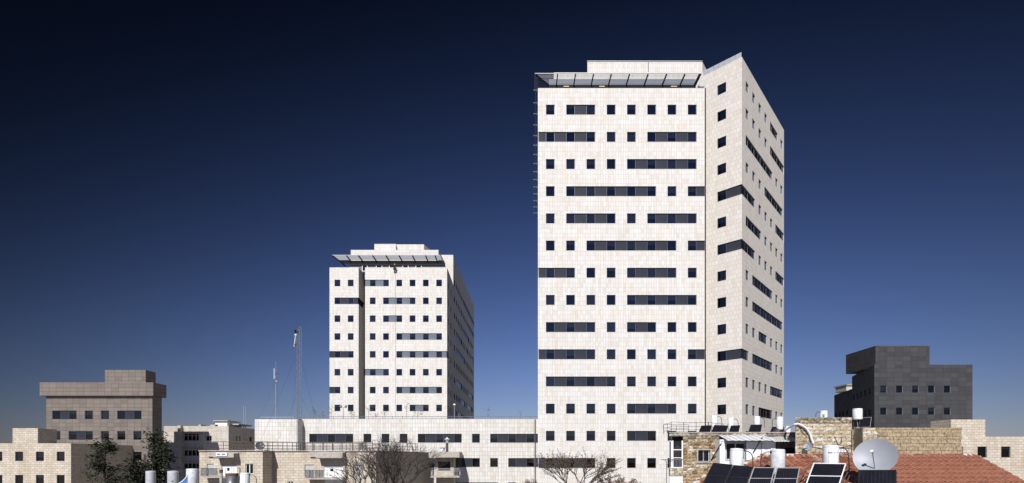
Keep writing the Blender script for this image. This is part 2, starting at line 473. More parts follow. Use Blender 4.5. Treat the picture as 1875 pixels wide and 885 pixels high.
def inset(poly, k):
    c = Vector((sum(p[0] for p in poly) / len(poly), sum(p[1] for p in poly) / len(poly)))
    n = len(poly); out = []
    for i in range(n):
        p, a, b = Vector(poly[i]), Vector(poly[i - 1]), Vector(poly[(i + 1) % n])
        e1, e2 = (p - a).normalized(), (b - p).normalized()
        n1, n2 = Vector((-e1.y, e1.x)), Vector((-e2.y, e2.x))
        bis = (n1 + n2); L = bis.length
        bis = bis / L if L > 1e-6 else n1
        out.append(tuple(p + bis * (k / max(0.35, bis.dot(n1)))))
    return out

# ================================================================== the tall office tower
DT = 71.0
T = thing('office_tower', 'tallest pale stone office tower, with an angled wing and a slatted roof canopy', 'tower', (15, DT + 8, 0))
ZT, ZW = CZ + 51.8, CZ + 55.7
F0, F1 = (X(985, DT), DT), (X(1290.5, DT), DT)
wd = Vector((3.78, -3.30)).normalized()
A0 = Vector((28.09, 73.7)); C = Vector((31.87, 70.4)); R_ = Vector((46.1, 86.1))
G = A0 - wd * ((A0.x - F1[0]) / wd.x)
Lb = (F0[0] + 16, DT + 16); Bk = (F1[0], 91.0); Wb = (39.0, 95.0)
fw = F1[0] - F0[0]
fcols = [X(1007.6 + 37.13 * k, DT) - F0[0] for k in range(8)]
front = {1: [0, (1, 2), 3, 4, 5, 6, 7], 2: [('L', 2), 3, 4, (5, 7)], 3: [0, 1, 2, 3, (4, 7)], 4: [0, (1, 5), 6, (7, 'R')],
         5: [0, (1, 3), 4, (5, 7)], 6: [0, 1, (2, 6), (7, 'R')], 7: [('L', 1), 2, 3, (4, 6), 7], 8: [0, 1, 2, 3, (4, 7)],
         9: [(0, 2), 3, (4, 5), 6, 7], 10: [('L', 2), 3, 4, 5, 6, (7, 'R')], 11: [(0, 3), 4, 5, 6, 7], 12: [0, 1, 2, 3, (4, 6), 7],
         13: [0, 1, 2, 3, (4, 5), 6, 7], 14: [('L', 2), 3, 4, 5, 6, 7], 15: [0, 1, 2, 3, 4, 5, 6, 7]}
wall = MB()
facade(T, wall, F0, (1, 0), fw, 0, ZT, fcols, {FL(i): s for i, s in front.items()})
# other faces of the front block, roof deck behind a parapet
for a, b in ((F1, Bk), (Bk, Lb), (Lb, F0)):
    wall.face([(*a, 0), (*b, 0), (*b, ZT), (*a, ZT)])
deck = inset([F0, F1, Bk, Lb], 0.35)
for k, (a, b) in enumerate(zip(deck, deck[1:] + deck[:1])):
    wall.face([(*b, ZT - 1.0), (*a, ZT - 1.0), (*a, ZT), (*b, ZT)])
    oa, ob = [F0, F1, Bk, Lb][k], ([F0, F1, Bk, Lb] * 2)[k + 1]
    wall.face([(*oa, ZT), (*ob, ZT), (*b, ZT), (*a, ZT)])
wall.face([(*p, ZT - 1.0) for p in deck], 2)
wall.build('wall', ['tower_stone', 'reveal_metal', 'roofing'], T)
MB().prism(inset([F0, F1, Bk, Lb], 0.7), 0.5, ZT - 1.3).build('interior', 'interior', T)
# angled wing
ww = MB()
lw = (C - G).length
uA = (A0 - G).length
wl_rows = {FL(i): ([(0, 'R')] if i in (4, 6, 10) else [0]) for i in range(0, 16)}
facade(T, ww, G, wd, lw, 0, ZW, [uA + 2.28], wl_rows, wrapR=REC)
rd = (R_ - C); rl = rd.length
rcols = [2.2 + 2.92 * k for k in range(7)]
right = {0: [0, 1, 2, 3, (4, 5), 6], 1: [0, 1, 2, 3, (4, 'R')], 2: [(0, 4), 5, 6], 3: [0, 1, 2, (3, 6)], 4: [('L', 1), 2, 3, 4, (5, 'R')],
         5: [(0, 2), 3, 4, 5, 6], 6: [('L', 1), 2, 3, 4, (5, 'R')], 7: [0, (1, 4), 5, 6], 8: [0, (1, 6)], 9: [0, 1, (2, 3), 4, 5, 6],
         10: [('L', 0), (1, 4), 5, 6], 11: [0, 1, 2, 3, (4, 6)], 12: [0, 1, (2, 4), 5, 6], 13: [0, 1, 2, 3, 4, 5, 6], 14: [0, 1, (2, 4), 5, 6]}
facade(T, ww, C, rd, rl, 0, ZW, rcols, {FL(i): s for i, s in right.items()}, wrapL=REC, panel='absorber', blinds=0.25)
wp = [tuple(G), tuple(C), tuple(R_), Wb, Bk]
for a, b in ((R_, Wb), (Wb, Bk), (Bk, G)):
    ww.face([(*a, 0), (*b, 0), (*b, ZW), (*a, ZW)])
wdk = inset(wp, 0.35)
for k in range(5):
    a, b = wdk[k], wdk[(k + 1) % 5]
    ww.face([(*b, ZW - 1), (*a, ZW - 1), (*a, ZW), (*b, ZW)])
    ww.face([(*wp[k], ZW), (*wp[(k + 1) % 5], ZW), (*b, ZW), (*a, ZW)])
ww.face([(*p, ZW - 1) for p in wdk], 2)
ww.build('wing_wall', ['wing_stone', 'reveal_metal', 'roofing'], T)
MB().prism(inset(wp, 0.75), 0.5, ZW - 1.3).build('wing_interior', 'interior', T)
# perforated parapet screen on the wing, in panels
n_s = 7
for k in range(n_s):
    a = G + wd * (uA - 0.4 + (lw - uA + 0.35) * k / n_s); b = G + wd * (uA - 0.4 + (lw - uA + 0.35) * (k + 1) / n_s - 0.03)
    iv = Vector((-wd.y, wd.x)) * 0.06
    s = MB()
    s.beam((*(a + iv), ZW + 0.36), (*(b + iv), ZW + 0.36), 0.03, 0.72)
    s.build('parapet_screen', 'metal_sheet', T)
# dark expansion joint between tower and wing
MB().box((F1[0] + 0.002, DT - 0.03, 0), (F1[0] + 0.15, DT + 0.5, ZT - 0.02)).build('expansion_joint', 'black_metal', T)
for k in range(3):                              # fine vertical movement joints of the cladding
    xx = F0[0] + (fcols[2 * k + 1] + fcols[2 * k + 2]) / 2
# penthouse: glazed storey, metal fascia, stone upper wall, upper plant room
ph = [(X(1009, 75), 75.0), (X(1291, 75), 75.0), (F1[0] + 1.2, 80), (26.5, 89.5), (20.5, 86)]
ph = [(X(1009, 75), 75.0), (X(1293, 75), 75.0), (27.5, 88.5), (20.5, 86.0)]
MB().prism(ph, ZT - 1.0, CZ + 54.6).build('penthouse_glazing', 'absorber', T)
MB().prism(inset(ph, -0.12), CZ + 54.6, CZ + 55.95).build('penthouse_fascia', 'spandrel_pale', T)
pu = MB(); pu.prism([(X(1014, 75.05), 75.05), (X(1293.5, 75.05), 75.05), (27.4, 88.3), (20.8, 86)], CZ + 55.95, Z(133, 75.05), 0, 1)
pu.build('penthouse_wall', ['tower_stone', 'roofing'], T)
q1 = (30.55, 79.7)
pp = MB(); pp.prism([(X(1075.5, 78), 78.0), (X(1286, 78), 78.0), q1, (30.0, 87), (16, 87)], Z(133, 75.05), Z(113, 78), 0, 1)
pr = pp.build('plant_room', ['tower_stone', 'roofing'], T)
MB().box((X(1187, 78) - 0.05, 77.92, Z(134, 78)), (X(1187, 78) + 0.05, 78.0, Z(113, 78))).build('seam', 'frame_metal', pr)
cp = MB(); cp.beam((X(1075, 78), 77.99, Z(112.6, 78)), (X(1286, 78), 77.99, Z(112.6, 78)), 0.14, 0.08); cp.build('coping', 'metal_sheet', pr)
MB().lathe([(0.16, 0), (0.16, 0.5), (0.3, 0.55), (0.05, 0.8)], (X(1190, 79), 79, Z(113, 78) - 0.02), 10).build('roof_vent', 'metal_sheet', pr)
MB().box((X(1281, 71.4), 71.5, Z(157.5, 71.4)), (X(1291, 71.4), 72.4, Z(152.5, 71.4))).build('duct', 'galvanised', T)
# louvre canopy: level frame cantilevered over the terrace, tilted blades between black ribs
ZC = CZ + 54.05
cf, cb_ = 71.3, 73.55
xl_f, xl_b, xr = X(979, cf), X(1005, cb_), X(1284, cf)
can = MB()
can.beam((xl_b, cb_, ZC - 0.25), (xr, cb_, ZC - 0.25), 0.25, 0.5)
can.beam((xl_f, cf, ZC), (xl_b, cb_, ZC), 0.12, 0.2)
can.beam((xr, cf, ZC), (xr, cb_, ZC), 0.1, 0.2)
can.beam((xl_b, cb_, ZC - 0.25), (xl_b + 12, cb_ + 12, ZC - 0.25), 0.2, 0.4)
can.build('canopy_beam', 'black_metal', T)
MB().beam((xl_f, cf, ZC + 0.02), (xr, cf, ZC + 0.02), 0.05, 0.08).build('canopy_edge', 'louvre_metal', T)
for px in (1021.2, 1054, 1087, 1119.5, 1153, 1187, 1221, 1254.5, 1281.3):
    x = X(px, cf)
    MB().beam((x, cf + 0.06, ZC - 0.02), (x, cb_ - 0.1, ZC - 0.02), 0.13, 0.26).build('canopy_rib', 'black_metal', T)
nb = 8
for k in range(nb):
    y = cf + 0.14 + (cb_ - cf - 0.3) * k / nb
    x0 = xl_f + (xl_b - xl_f) * (y - cf) / (cb_ - cf)
    MB().beam((x0 + 0.1, y, ZC + 0.04), (xr - 0.06, y, ZC + 0.04), 0.07, 0.022).build('canopy_blade', 'louvre_metal', T)
for px0, px1 in ((1032, 1041.5), (1097, 1107), (1228, 1239)):
    MB().box((X(px0, cb_), cb_ - 0.16, ZC - 0.30), (X(px1, cb_), cb_ - 0.128, ZC - 0.18)).build('canopy_light', 'warm_lamp', T)
# steel cable rods with brackets down the left corner
for px, dd in ((980.3, 71.25), (983.6, 71.6)):
    x = X(px, dd)
    MB().tube([(x, dd, ZC - 0.1), (x, dd, Z(398, dd))], 0.045, 5).build('cable_rod', 'black_metal', T)
yy = [166, 189.5, 209.5, 230, 249.5, 267, 284, 300.5, 315.5, 330, 343.5, 356, 368.5, 380, 391]
for k, py in enumerate(yy):
    dd = 71.25
    z = Z(py, dd); x = X(980.3, dd)
    b = MB(); b.beam((x - 0.2, dd, z), (F0[0] + 0.02, dd + 0.08, z), 0.05, 0.05)
    b.lathe([(0.02, -0.06), (0.11, -0.02), (0.11, 0.08), (0.03, 0.12)], (x - 0.16, dd, z), 8)
    b.lathe([(0.02, -0.06), (0.11, -0.02), (0.11, 0.08), (0.03, 0.12)], (x + 0.12, dd, z), 8)
    b.build('cable_bracket', 'mast_steel', T)
for k in range(7):                              # hangers under the left tip of the canopy
    t = k / 7
    x, y = xl_f + (xl_b - xl_f) * t, cf + (cb_ - cf) * t
    MB().tube([(x, y, ZC), (x, y, ZT - 0.4)], 0.035, 4).build('hanger', 'black_metal', T)

# ================================================================== the lower tower behind
DL = 108.1
TL = thing('office_block', 'lower pale stone office tower rising behind the podium, split by a dark slot', 'tower', (-22, 120, 0))
ZL = Z(490, DL)
mx0, mx1 = X(668.4, DL), X(818.6, DL)
bx0, bx1 = X(603.4, DL), X(656.6, DL)
lcols = [X(682.4 + 24.32 * k, DL) - mx0 for k in range(6)]
main = {4: [('L', 1), 2, 3, 4, 5], 5: [0, (1, 3), 4, 5], 6: [0, (1, 2), 3, 4, 5], 7: [0, 1, (2, 5)], 8: [0, 1, (2, 'R')],
        9: [('L', 1), 2, 3, 4, 5], 10: [0, 1, (2, 5)], 11: [0, 1, 2, (3, 4), 5], 12: [0, 1, (2, 3), 4, 5]}
lm = MB()
facade(TL, lm, (mx0, DL), (1, 0), mx1 - mx0, 0, ZL, lcols, {FL(i): s for i, s in main.items()}, panel='spandrel_pale', wrapR=REC)
sx1 = X(828.9, 117.5)
sd = Vector((sx1 - mx1, 9.4))
side_rows = {FL(i): ([('L', 0), 1] if i == 8 else [0, 1]) for i in range(4, 13)}
facade(TL, lm, (mx1, DL), sd, sd.length, 0, ZL, [2.1, 6.1], side_rows, wrapL=REC, panel='spandrel_pale', blinds=0.2)
lm.face([(mx0, DL + 9.4, 0), (mx0, DL, 0), (mx0, DL, ZL), (mx0, DL + 9.4, ZL)])
lm.face([(mx0 + .3, DL + .3, ZL - 0.9), (mx1 - .3, DL + .3, ZL - 0.9), (mx1 - .3, DL + 9.4, ZL - 0.9), (mx0 + .3, DL + 9.4, ZL - 0.9)], 2)
for a, b in (((mx0, DL), (mx1, DL)),):
    lm.face([(mx0, DL, ZL), (mx1, DL, ZL), (mx1, DL + .3, ZL), (mx0, DL + .3, ZL)])
    lm.face([(mx1 - .3, DL + .3, ZL), (mx1, DL + .3, ZL), (sx1, DL + 9.4, ZL), (sx1 - .3, DL + 9.4, ZL)])
    lm.face([(mx1, DL + .3, ZL - .9), (mx0, DL + .3, ZL - .9), (mx0, DL + .3, ZL), (mx1, DL + .3, ZL)])
lm.build('wall', ['tower_stone', 'reveal_metal', 'roofing'], TL)
MB().prism([(mx0 + .7, DL + .7), (mx1 - .7, DL + .7), (mx1 - .7, DL + 9.3), (mx0 + .7, DL + 9.3)], 0.5, ZL - 1.2).build('interior', 'interior', TL)
# left block across the slot
lb = MB()
bcols = [X(617.8, DL) - bx0, X(642.1, DL) - bx0]
lrow = {4: [0, 1], 5: [(0, 'R')], 6: [0, 1], 7: [0, 1], 8: [('L', 1)], 9: [0, 1], 10: [('L', 0), 1], 11: [0, 1], 12: [0, 1]}
facade(TL, lb, (bx0, DL), (1, 0), bx1 - bx0, 0, ZL, bcols, {FL(i): s for i, s in lrow.items()}, panel='spandrel', wrapR=REC)
lb.face([(bx1, DL, 0), (bx1, DL + 8, 0), (bx1, DL + 8, FL(5) - .7), (bx1, DL, FL(5) - .7)])
lb.face([(bx1, DL, FL(5) + .7), (bx1, DL + 8, FL(5) + .7), (bx1, DL + 8, ZL), (bx1, DL, ZL)])
lb.face([(bx1 - REC, DL + REC, FL(5) - .7), (bx1 - REC, DL + 8, FL(5) - .7), (bx1 - REC, DL + 8, FL(5) + .7), (bx1 - REC, DL + REC, FL(5) + .7)], 3)
lb.face([(bx1, DL, FL(5) - .7), (bx1, DL + 8, FL(5) - .7), (bx1 - REC, DL + 8, FL(5) - .7), (bx1 - REC, DL, FL(5) - .7)], 1)
lb.face([(bx0, DL + 9, 0), (bx0, DL, 0), (bx0, DL, ZL), (bx0, DL + 9, ZL)])
lb.face([(bx0, DL, ZL), (bx1, DL, ZL), (bx1, DL + 9, ZL), (bx0, DL + 9, ZL)])
lb.build('side_block_wall', ['tower_stone', 'reveal_metal', 'roofing', 'absorber'], TL)
MB().prism([(bx0 + .7, DL + .7), (bx1 - .5, DL + .7), (bx1 - .5, DL + 8), (bx0 + .7, DL + 8)], 0.5, ZL - 0.3).build('side_block_interior', 'interior', TL)
# glazing at the back of the slot
sl = MB(); sl.box((bx1 - .02, DL + 4.0, 0), (mx0 + .02, DL + 4.3, ZL + 1.6)); sg = sl.build('slot_glazing', 'absorber', TL)
for i in range(4, 13):
    MB().box((bx1 + .3, DL + 3.9, FL(i) - 1.9), (mx0 - .02, DL + 3.998, FL(i) - 1.5)).build('transom', 'spandrel_pale', sg)
# glazed terrace storey with white-framed windows
gz0, gz1 = ZL - 0.9, CZ + 42.55
tg = MB(); tg.box((X(640, 111.5), 111.5, gz0), (sx1 - 1.0, 118, gz1)); tgo = tg.build('terrace_glazing', 'spandrel_pale', TL)
for px0, px1, py1 in ((663, 673, 500), (688.5, 700, 493), (712.5, 724, 493), (737, 748, 493), (761, 772, 493)):
    D = 111.4; a, b = X(px0, D), X(px1, D); zt = Z(484.8, D); zb = zt - 1.5
    f = MB()
    for q in ((a, zt - .12, b, zt), (a, zb, b, zb + .12), (a, zb + .12, a + .12, zt - .12), (b - .12, zb + .12, b, zt - .12)):
        f.box((q[0], D - .05, q[1]), (q[2], D + .06, q[3]))
    fo = f.build('terrace_window', 'white_paint', tgo)
    MB().face  # glass of the terrace window
    g_ = MB(); g_.box((a + .12, D, zb + .12), (b - .12, D + .05, zt - .12)); g_.build('terrace_pane', 'absorber', tgo)
MB().box((X(640, 111.5), 111.3, CZ + 42.3), (sx1 - 1.0, 112.0, CZ + 43.0)).build('terrace_head', 'black_metal', TL)
# rear wing, higher, with its long shaded side
ZR = Z(467, 117.5)
rx0, rx1 = X(806, 117.5), X(829.9, 117.5)
rw = MB()
rw.face([(rx0 - 12, 117.5, 0), (rx1, 117.5, 0), (rx1, 117.5, ZR), (rx0, 117.5, ZR), (rx0 , 117.5, ZL), (rx0 - 12, 117.5, ZL)])
rr1 = Vector((-11.7, 156.4)); rr0 = Vector((rx1, 117.5)); rrd = rr1 - rr0
rrc = [1.8 + 2.83 * k for k in range(13)]
rrow = {3: [0, 1, 2, 3, 4, (5, 'R')], 4: [0, 1, 2, 3, 4, 5, 6, 7, (8, 'R')], 5: [0, 1, 2, 3, 4, (5, 9), 10, 11, 12], 6: [0, (1, 4), 5, 6, (7, 8), 9, 10, (11, 'R')],
        7: [0, (1, 6), 7, 8, 9, 10, 11, 12], 8: list(range(13)), 9: [0, (1, 4), 5, 6, 7, 8, (9, 12)], 10: [0, 1, 2, 3, (4, 6), 7, (8, 11), 12],
        11: [0, 1, (2, 4), 5, 6, 7, 8, (9, 12)], 12: list(range(13))}
facade(TL, rw, rr0, rrd, rrd.length, 0, ZR, rrc, {FL(i): s for i, s in rrow.items()}, panel='absorber', blinds=0.1)
rw.face([(rx0, 156.4, 0), (rx0, 117.5, 0), (rx0, 117.5, ZR), (rx0, 156.4, ZR)])
rw.face([(rx0, 117.5, ZR), (rx1, 117.5, ZR), (rr1.x, 156.4, ZR), (rx0, 156.4, ZR)], 2)
rw.face([(rr1.x, 156.4, 0), (rx0 - 12, 156.4, 0), (rx0 - 12, 156.4, ZR), (rr1.x, 156.4, ZR)])
rw.build('rear_wing_wall', ['tower_stone', 'frame_metal', 'roofing'], TL)
MB().prism([(rx0, 118.2), (rx1 - .8, 118.2), (rr1.x - .8, 155.8), (rx0, 155.8)], 0.5, ZR - 0.5).build('rear_wing_interior', 'interior', TL)
# upper storeys
u1 = MB(); u1.prism([(X(642.3, 112), 112.0), (X(802.8, 112), 112.0), (X(802.8, 112) + .4, 117.4), (X(642.3, 112), 117.4)], CZ + 42.9, Z(457.9, 112), 0, 1)
u1.build('upper_wall', ['tower_stone', 'roofing'], TL)
u2 = MB(); u2.prism([(X(685.4, 114), 114.0), (X(724.8, 114), 114.0), (X(724.8, 114), 120), (X(685.4, 114), 120)], Z(459, 112), Z(447, 114), 0, 1)
u2.prism([(X(725.4, 115), 115.0), (X(776.3, 115), 115.0), (X(776.3, 115) + 1.6, 120), (X(725.4, 115), 120)], Z(459, 112), Z(447.8, 115), 0, 1)
u2.build('plant_room', ['tower_stone', 'roofing'], TL)
skl = MB(); skl.prism([(X(696, 111.2), 112.1), (X(714, 111.2), 112.1), (X(713, 111.2), 113.8), (X(697, 111.2), 113.8)], Z(457.9, 112) - .02, Z(455.2, 112)); skl.build('roof_hatch', 'galvanised', TL)
# canopy of the lower tower: grey sheets between black ribs
ZC2 = CZ + 42.6
c0, c1 = 106.4, 109.3
xa, xb = X(608.5, c0), X(806, c0)
cb2 = MB()
cb2.beam((X(632, 112), c1, ZC2 - .3), (xb + .5, c1, ZC2 - .3), 0.3, 0.5)
cb2.beam((xa, c0, ZC2), (X(632, 112.0), 112.0, ZC2 - .1), 0.2, 0.25)
cb2.build('canopy_beam', 'black_metal', TL)
MB().beam((xa, c0, ZC2 + .02), (xb, c0, ZC2 + .02), 0.06, 0.1).build('canopy_edge', 'louvre_metal', TL)
ribx = [634, 656, 682, 706.5, 730.5, 755, 779, 796.5]
for px in ribx:
    x = X(px, c0)
    MB().beam((x, c0 + .05, ZC2), (x, c1, ZC2), 0.16, 0.30).build('canopy_rib', 'black_metal', TL)
for k in range(14):                             # tilted sun blades, catching the low sun
    y = c0 + 0.12 + (c1 - c0 - 0.25) * k / 14
    x0 = xa + (X(632, 112.0) - xa) * (y - c0) / 5.6 + .1
    b = MB(); b.beam((x0, y, ZC2 + .06), (xb, y, ZC2 + .06), 0.02, 0.11, up=(0, -0.5, 1))
    b.build('canopy_blade', 'louvre_metal', TL)

# ================================================================== podium
DP = 79.4
PD = thing('podium_building', 'long low stone-clad podium with two window rows joining the two towers', 'building', (-12, DP + 10, 0))
ZP = Z(767.3, DP)
px0, px1 = X(553, DP), F0[0] + 8.2
pcols = [X(573.3 + 33.13 * k, DP) - px0 for k in range(13)]
pm = MB()
prow = {13: [(0, 2), 3, 4, 5, (6, 8), 9, (10, 'R')], 14: [0, (1, 3), 4, 5, (6, 7), (8, 9), 10, (11, 'R')], 15: [(0, 3), 4, 5, 6, (7, 10), 11, 12]}
facade(PD, pm, (px0, DP), (1, 0), px1 - px0, 0, ZP, pcols, {FL(i): s for i, s in prow.items()}, blinds=0.35, panel='spandrel')
pm.face([(px0, 104, 0), (px0, DP, 0), (px0, DP, ZP), (px0, 104, ZP)])
pm.face([(px0, DP, ZP), (px1, DP, ZP), (px1, DP + .35, ZP), (px0, DP + .35, ZP)])
pm.face([(px1, DP + .35, ZP - .3), (px0, DP + .35, ZP - .3), (px0, DP + .35, ZP), (px1, DP + .35, ZP)])
pm.face([(px0, DP + .35, ZP - .3), (px1, DP + .35, ZP - .3), (px1, 104, ZP - .3), (px0, 104, ZP - .3)], 2)
pm.build('wall', ['podium_stone', 'reveal_metal', 'roofing'], PD)
MB().prism([(px0 + .5, DP + .8), (px1 - .3, DP + .8), (px1 - .3, 103), (px0 + .5, 103)], 0.5, ZP - .6).build('interior', 'interior', PD)
rl_ = MB()
rl_.beam((px0, DP + .5, ZP + .42), (F0[0] + 2, DP + .5, ZP + .42), 0.06, 0.07)
rl_.beam((px0, DP + .5, ZP + .14), (F0[0] + 2, DP + .5, ZP + .14), 0.04, 0.05)
for k in range(24): rl_.beam((px0 + .1 + k * 1.55, DP + .5, ZP - .29), (px0 + .1 + k * 1.55, DP + .5, ZP + .40), 0.05)
rl_.build('roof_rail', 'spandrel_pale', PD)
# projecting stair box at the left end
DB = 77.5
bxl, bxr = X(466.5, DB), X(545.5, DB)
bz = Z(768, DB)
pb = MB(); pb.prism([(bxl, DB), (bxr, DB), (bxr, 90), (bxl, 90)], 0, bz, 0, 1); pb.build('stair_box_wall', ['podium_stone', 'roofing'], PD)
rb = MB(); rb.beam((X(475, DB), DB + .4, bz + .36), (X(535, DB), DB + .4, bz + .36), 0.06, 0.06)
for k in range(6): rb.beam((X(475 + 12 * k, DB), DB + .4, bz), (X(475 + 12 * k, DB), DB + .4, bz + .34), 0.04)
rb.build('roof_rail', 'galvanised', PD)
MB().box((px0 - .28, DP - .35, 0), (px0 - .02, DP - .02, ZP - .05)).build('drain_shaft', 'black_metal', PD)
MB().tube([(F0[0] - .02, DP - .12, 0), (F0[0] - .02, DP - .12, ZP - .1)], 0.09, 6).build('downpipe', 'frame_metal', PD)

# ================================================================== things on the podium roof
def street_lamp(px, D, top_py, kind, label):
    x = X(px, D); zb = ZP - .31; zt = Z(top_py, D)
    t = thing('roof_lamp', label, 'lamp', (x, D, zb))
    MB().lathe([(.10, 0), (.10, .25), (.05, .3)], (x, D, zb), 10).build('base', 'galvanised', t)
    MB().tube([(x, D, zb + .2), (x, D, zt)], .05, 8).build('pole', 'galvanised', t)
    if kind == 2:
        MB().tube([(x - .42, D, zt - .05), (x, D, zt), (x + .42, D, zt - .05)], .035, 6).build('cross_arm', 'galvanised', t)
        for s in (-1, 1):
            g = MB(); g.lathe([(.05, -.22), (.17, -.15), (.23, 0), (.17, .15), (.05, .2)], (x + .44 * s, D, zt + .12), 14)
            g.build('globe', 'tank_steel', t, True)
            MB().lathe([(.06, .2), (.14, .22), (.03, .3)], (x + .44 * s, D, zt + .12), 10).build('globe_cap', 'black_metal', t)
    else:
        MB().lathe([(.05, -.05), (.26, .08), (.28, .12), (.10, .3), (.03, .34)], (x, D, zt), 14).build('shade', 'white_paint', t, True)
        MB().lathe([(.04, -.06), (.14, -.02), (.14, .1)], (x + .01, D, zt), 10).build('bulb_housing', 'black_metal', t)
    return t
street_lamp(628.5, 86, 746, 2, 'twin-globe lamp on a post on the podium roof before the lower tower')
street_lamp(832, 86, 743, 1, 'single lamp with white shade on the podium roof beside the lower tower')

def sapling(px, D, top_py, spread, label, leaves=0.4):
    x = X(px, D); zb = ZP - .31; h = Z(top_py, D) - zb
    t = thing('dry_sapling', label, 'plant', (x, D, zb), 'bare saplings planted along the podium roof')
    st, lf = MB(), MB()
    MB().tube([(x, D, zb), (x + random.uniform(-.1, .1), D, zb + h * .55), (x + random.uniform(-.2, .2) * spread, D, zb + h)], .035, 5, r2=.012).build('stem', 'stem', t)
    for k in range(9):
        z = zb + h * random.uniform(.45, .95); a = random.uniform(0, 6.28); L = random.uniform(.25, .6) * spread
        e = Vector((x + math.cos(a) * L, D + math.sin(a) * L * .6, z + random.uniform(.1, .5) * spread))
        st.tube([(x, D, z), (Vector((x, D, z)) + e) / 2 + Vector((0, 0, .05)), e], .015, 4, r2=.006)
        for q in range(int(6 * leaves)):
            c = e + Vector((random.uniform(-.2, .2), random.uniform(-.2, .2), random.uniform(-.2, .15)))
            u = Vector((random.uniform(-1, 1), random.uniform(-1, 1), random.uniform(-1, 1))).normalized() * .07
            v = u.orthogonal().normalized() * .05
            lf.face([c - u, c + v, c + u, c - v])
    st.build('twigs', 'stem', t)
    if lf.f: lf.build('leaves', 'dry_leaf', t)
for px, top, sp, lv, lab in ((607, 742, .8, .5, 'tall thin sapling at the outer corner of the lower tower, on the podium roof'),
        (644, 752, .7, 1.2, 'short leafy sapling beside the twin-globe lamp on the podium roof'),
        (675, 744, 1.1, 1.0, 'wide sapling with dry leaves beside the dark slot of the lower tower'),
        (688, 757, .6, .5, 'lowest little sapling on the podium roof, next to the wide one by the slot'),
        (704, 754, .8, .6, 'small spindly sapling under the second window column of the lower tower'),
        (745, 737, .9, .8, 'tallest whip-like sapling on the podium roof, beside the hanging rope'),
        (765, 752, 1.2, 1.4, 'bushiest brown-leaved sapling on the podium roof before the lower tower')):
    sapling(px, 83, top, sp, lab, lv)
sapling(574, 84, 749, .9, 'leafier sapling on the podium roof next to the lattice mast', .9)
sapling(590, 84, 752, .7, 'thin sapling on the podium roof halfway from lattice mast to lower tower', .5)
sapling(893, 84, 748, 1.1, 'wide bare sapling against the sky close to the lower tower', .5)
sapling(953, 84, 752, 1.0, 'bare sapling against the sky close to the tall tower', .3)

# antenna mast on the stair box
ax = X(505, 82)
AM = thing('antenna_mast', 'slim antenna mast with guy wires standing on the stair box roof', 'antenna', (ax, 82, bz))
zt = Z(662, 82)
MB().tube([(ax, 82, bz), (ax, 82, bz + (zt - bz) * .62)], .06, 6).build('pole', 'galvanised', AM)
MB().tube([(ax, 82, bz + (zt - bz) * .6), (ax, 82, zt)], .022, 5).build('whip', 'galvanised', AM)
MB().tube([(X(502, 82), 82, Z(694, 82)), (X(502, 82), 82, Z(675, 82))], .05, 6).build('panel_antenna', 'tank_white', AM)
MB().beam((X(502, 82), 82, Z(690, 82)), (ax, 82, Z(690, 82)), .04).build('bracket', 'galvanised', AM)
for py, s in ((684, .16), (692, .12), (699, .2)):
    MB().lathe([(.05, -s), (s, -s * .5), (s, s * .5), (.05, s)], (ax + .14, 82, Z(py, 82)), 8).build('transmitter', 'dish_dark' if py < 699 else 'galvanised', AM)
for px, py, D in ((474, 766, 80), (512, 767, 85)):
    MB().tube([(ax, 82, Z(697, 82)), (X(px, D), D, bz + .02)], .007, 4).build('guy_wire', 'black_metal', AM)

# ================================================================== stone apartment houses in front of the podium
DA, DA2 = 58.0, 60.5
AH = thing('apartment_house', 'long old limestone apartment house with rusty roof railing and concrete balconies', 'building', (-24, 62, 0))
zr = Z(826, DA)
a0, a1 = X(365, DA), X(481, DA)
b1 = X(688, DA2)
d1 = (X(785, 77.5), 77.5)
am = MB()
cw = [X(384.5, DA) - a0, X(419, DA) - a0, X(456.5, DA) - a0]
def hole_wall(mb, o, d, width, z0, z1, holes, rec=.2, rv=1):
    """a wall with single openings at any height (u0, u1, zb, zt)"""
    o, d = Vector(o), Vector(d).normalized(); inw = Vector((-d.y, d.x))
    P = lambda u, q, z: (*(o + d * u + inw * q), z)
    us = sorted({0, width, *[v for h in holes for v in h[:2]]}); zs = sorted({z0, z1, *[v for h in holes for v in h[2:4]]})
    for ua, ub in zip(us, us[1:]):
        for za, zb in zip(zs, zs[1:]):
            um, zm = (ua + ub) / 2, (za + zb) / 2
            if not any(h[0] < um < h[1] and h[2] < zm < h[3] for h in holes):
                mb.face([P(ua, 0, za), P(ub, 0, za), P(ub, 0, zb), P(ua, 0, zb)])
    for u0, u1, zb, zt in holes:
        mb.face([P(u0, 0, zb), P(u1, 0, zb), P(u1, rec, zb), P(u0, rec, zb)], rv)
        mb.face([P(u0, rec, zt), P(u1, rec, zt), P(u1, 0, zt), P(u0, 0, zt)], rv)
        mb.face([P(u0, 0, zb), P(u0, rec, zb), P(u0, rec, zt), P(u0, 0, zt)], rv)
        mb.face([P(u1, rec, zb), P(u1, 0, zb), P(u1, 0, zt), P(u1, rec, zt)], rv)
def px_holes(rects, D, x0): return [(X(a, D) - x0, X(b, D) - x0, Z(d_, D), Z(c, D)) for a, c, b, d_ in rects]
w1 = [(378.5, 849.5, 391, 868), (406, 850.5, 433.5, 885), (449, 849.5, 463.5, 868.5)]
w2 = [(558, 851, 574.5, 871.5), (593, 852, 628, 888), (647, 851.5, 663.5, 879), (526, 882, 537, 900)]
hole_wall(am, (a0, DA), (1, 0), a1 - a0, 0, zr, px_holes(w1, DA, a0), rv=0)
am.face([(a1, DA, 0), (a1, DA2, 0), (a1, DA2, zr), (a1, DA, zr)])
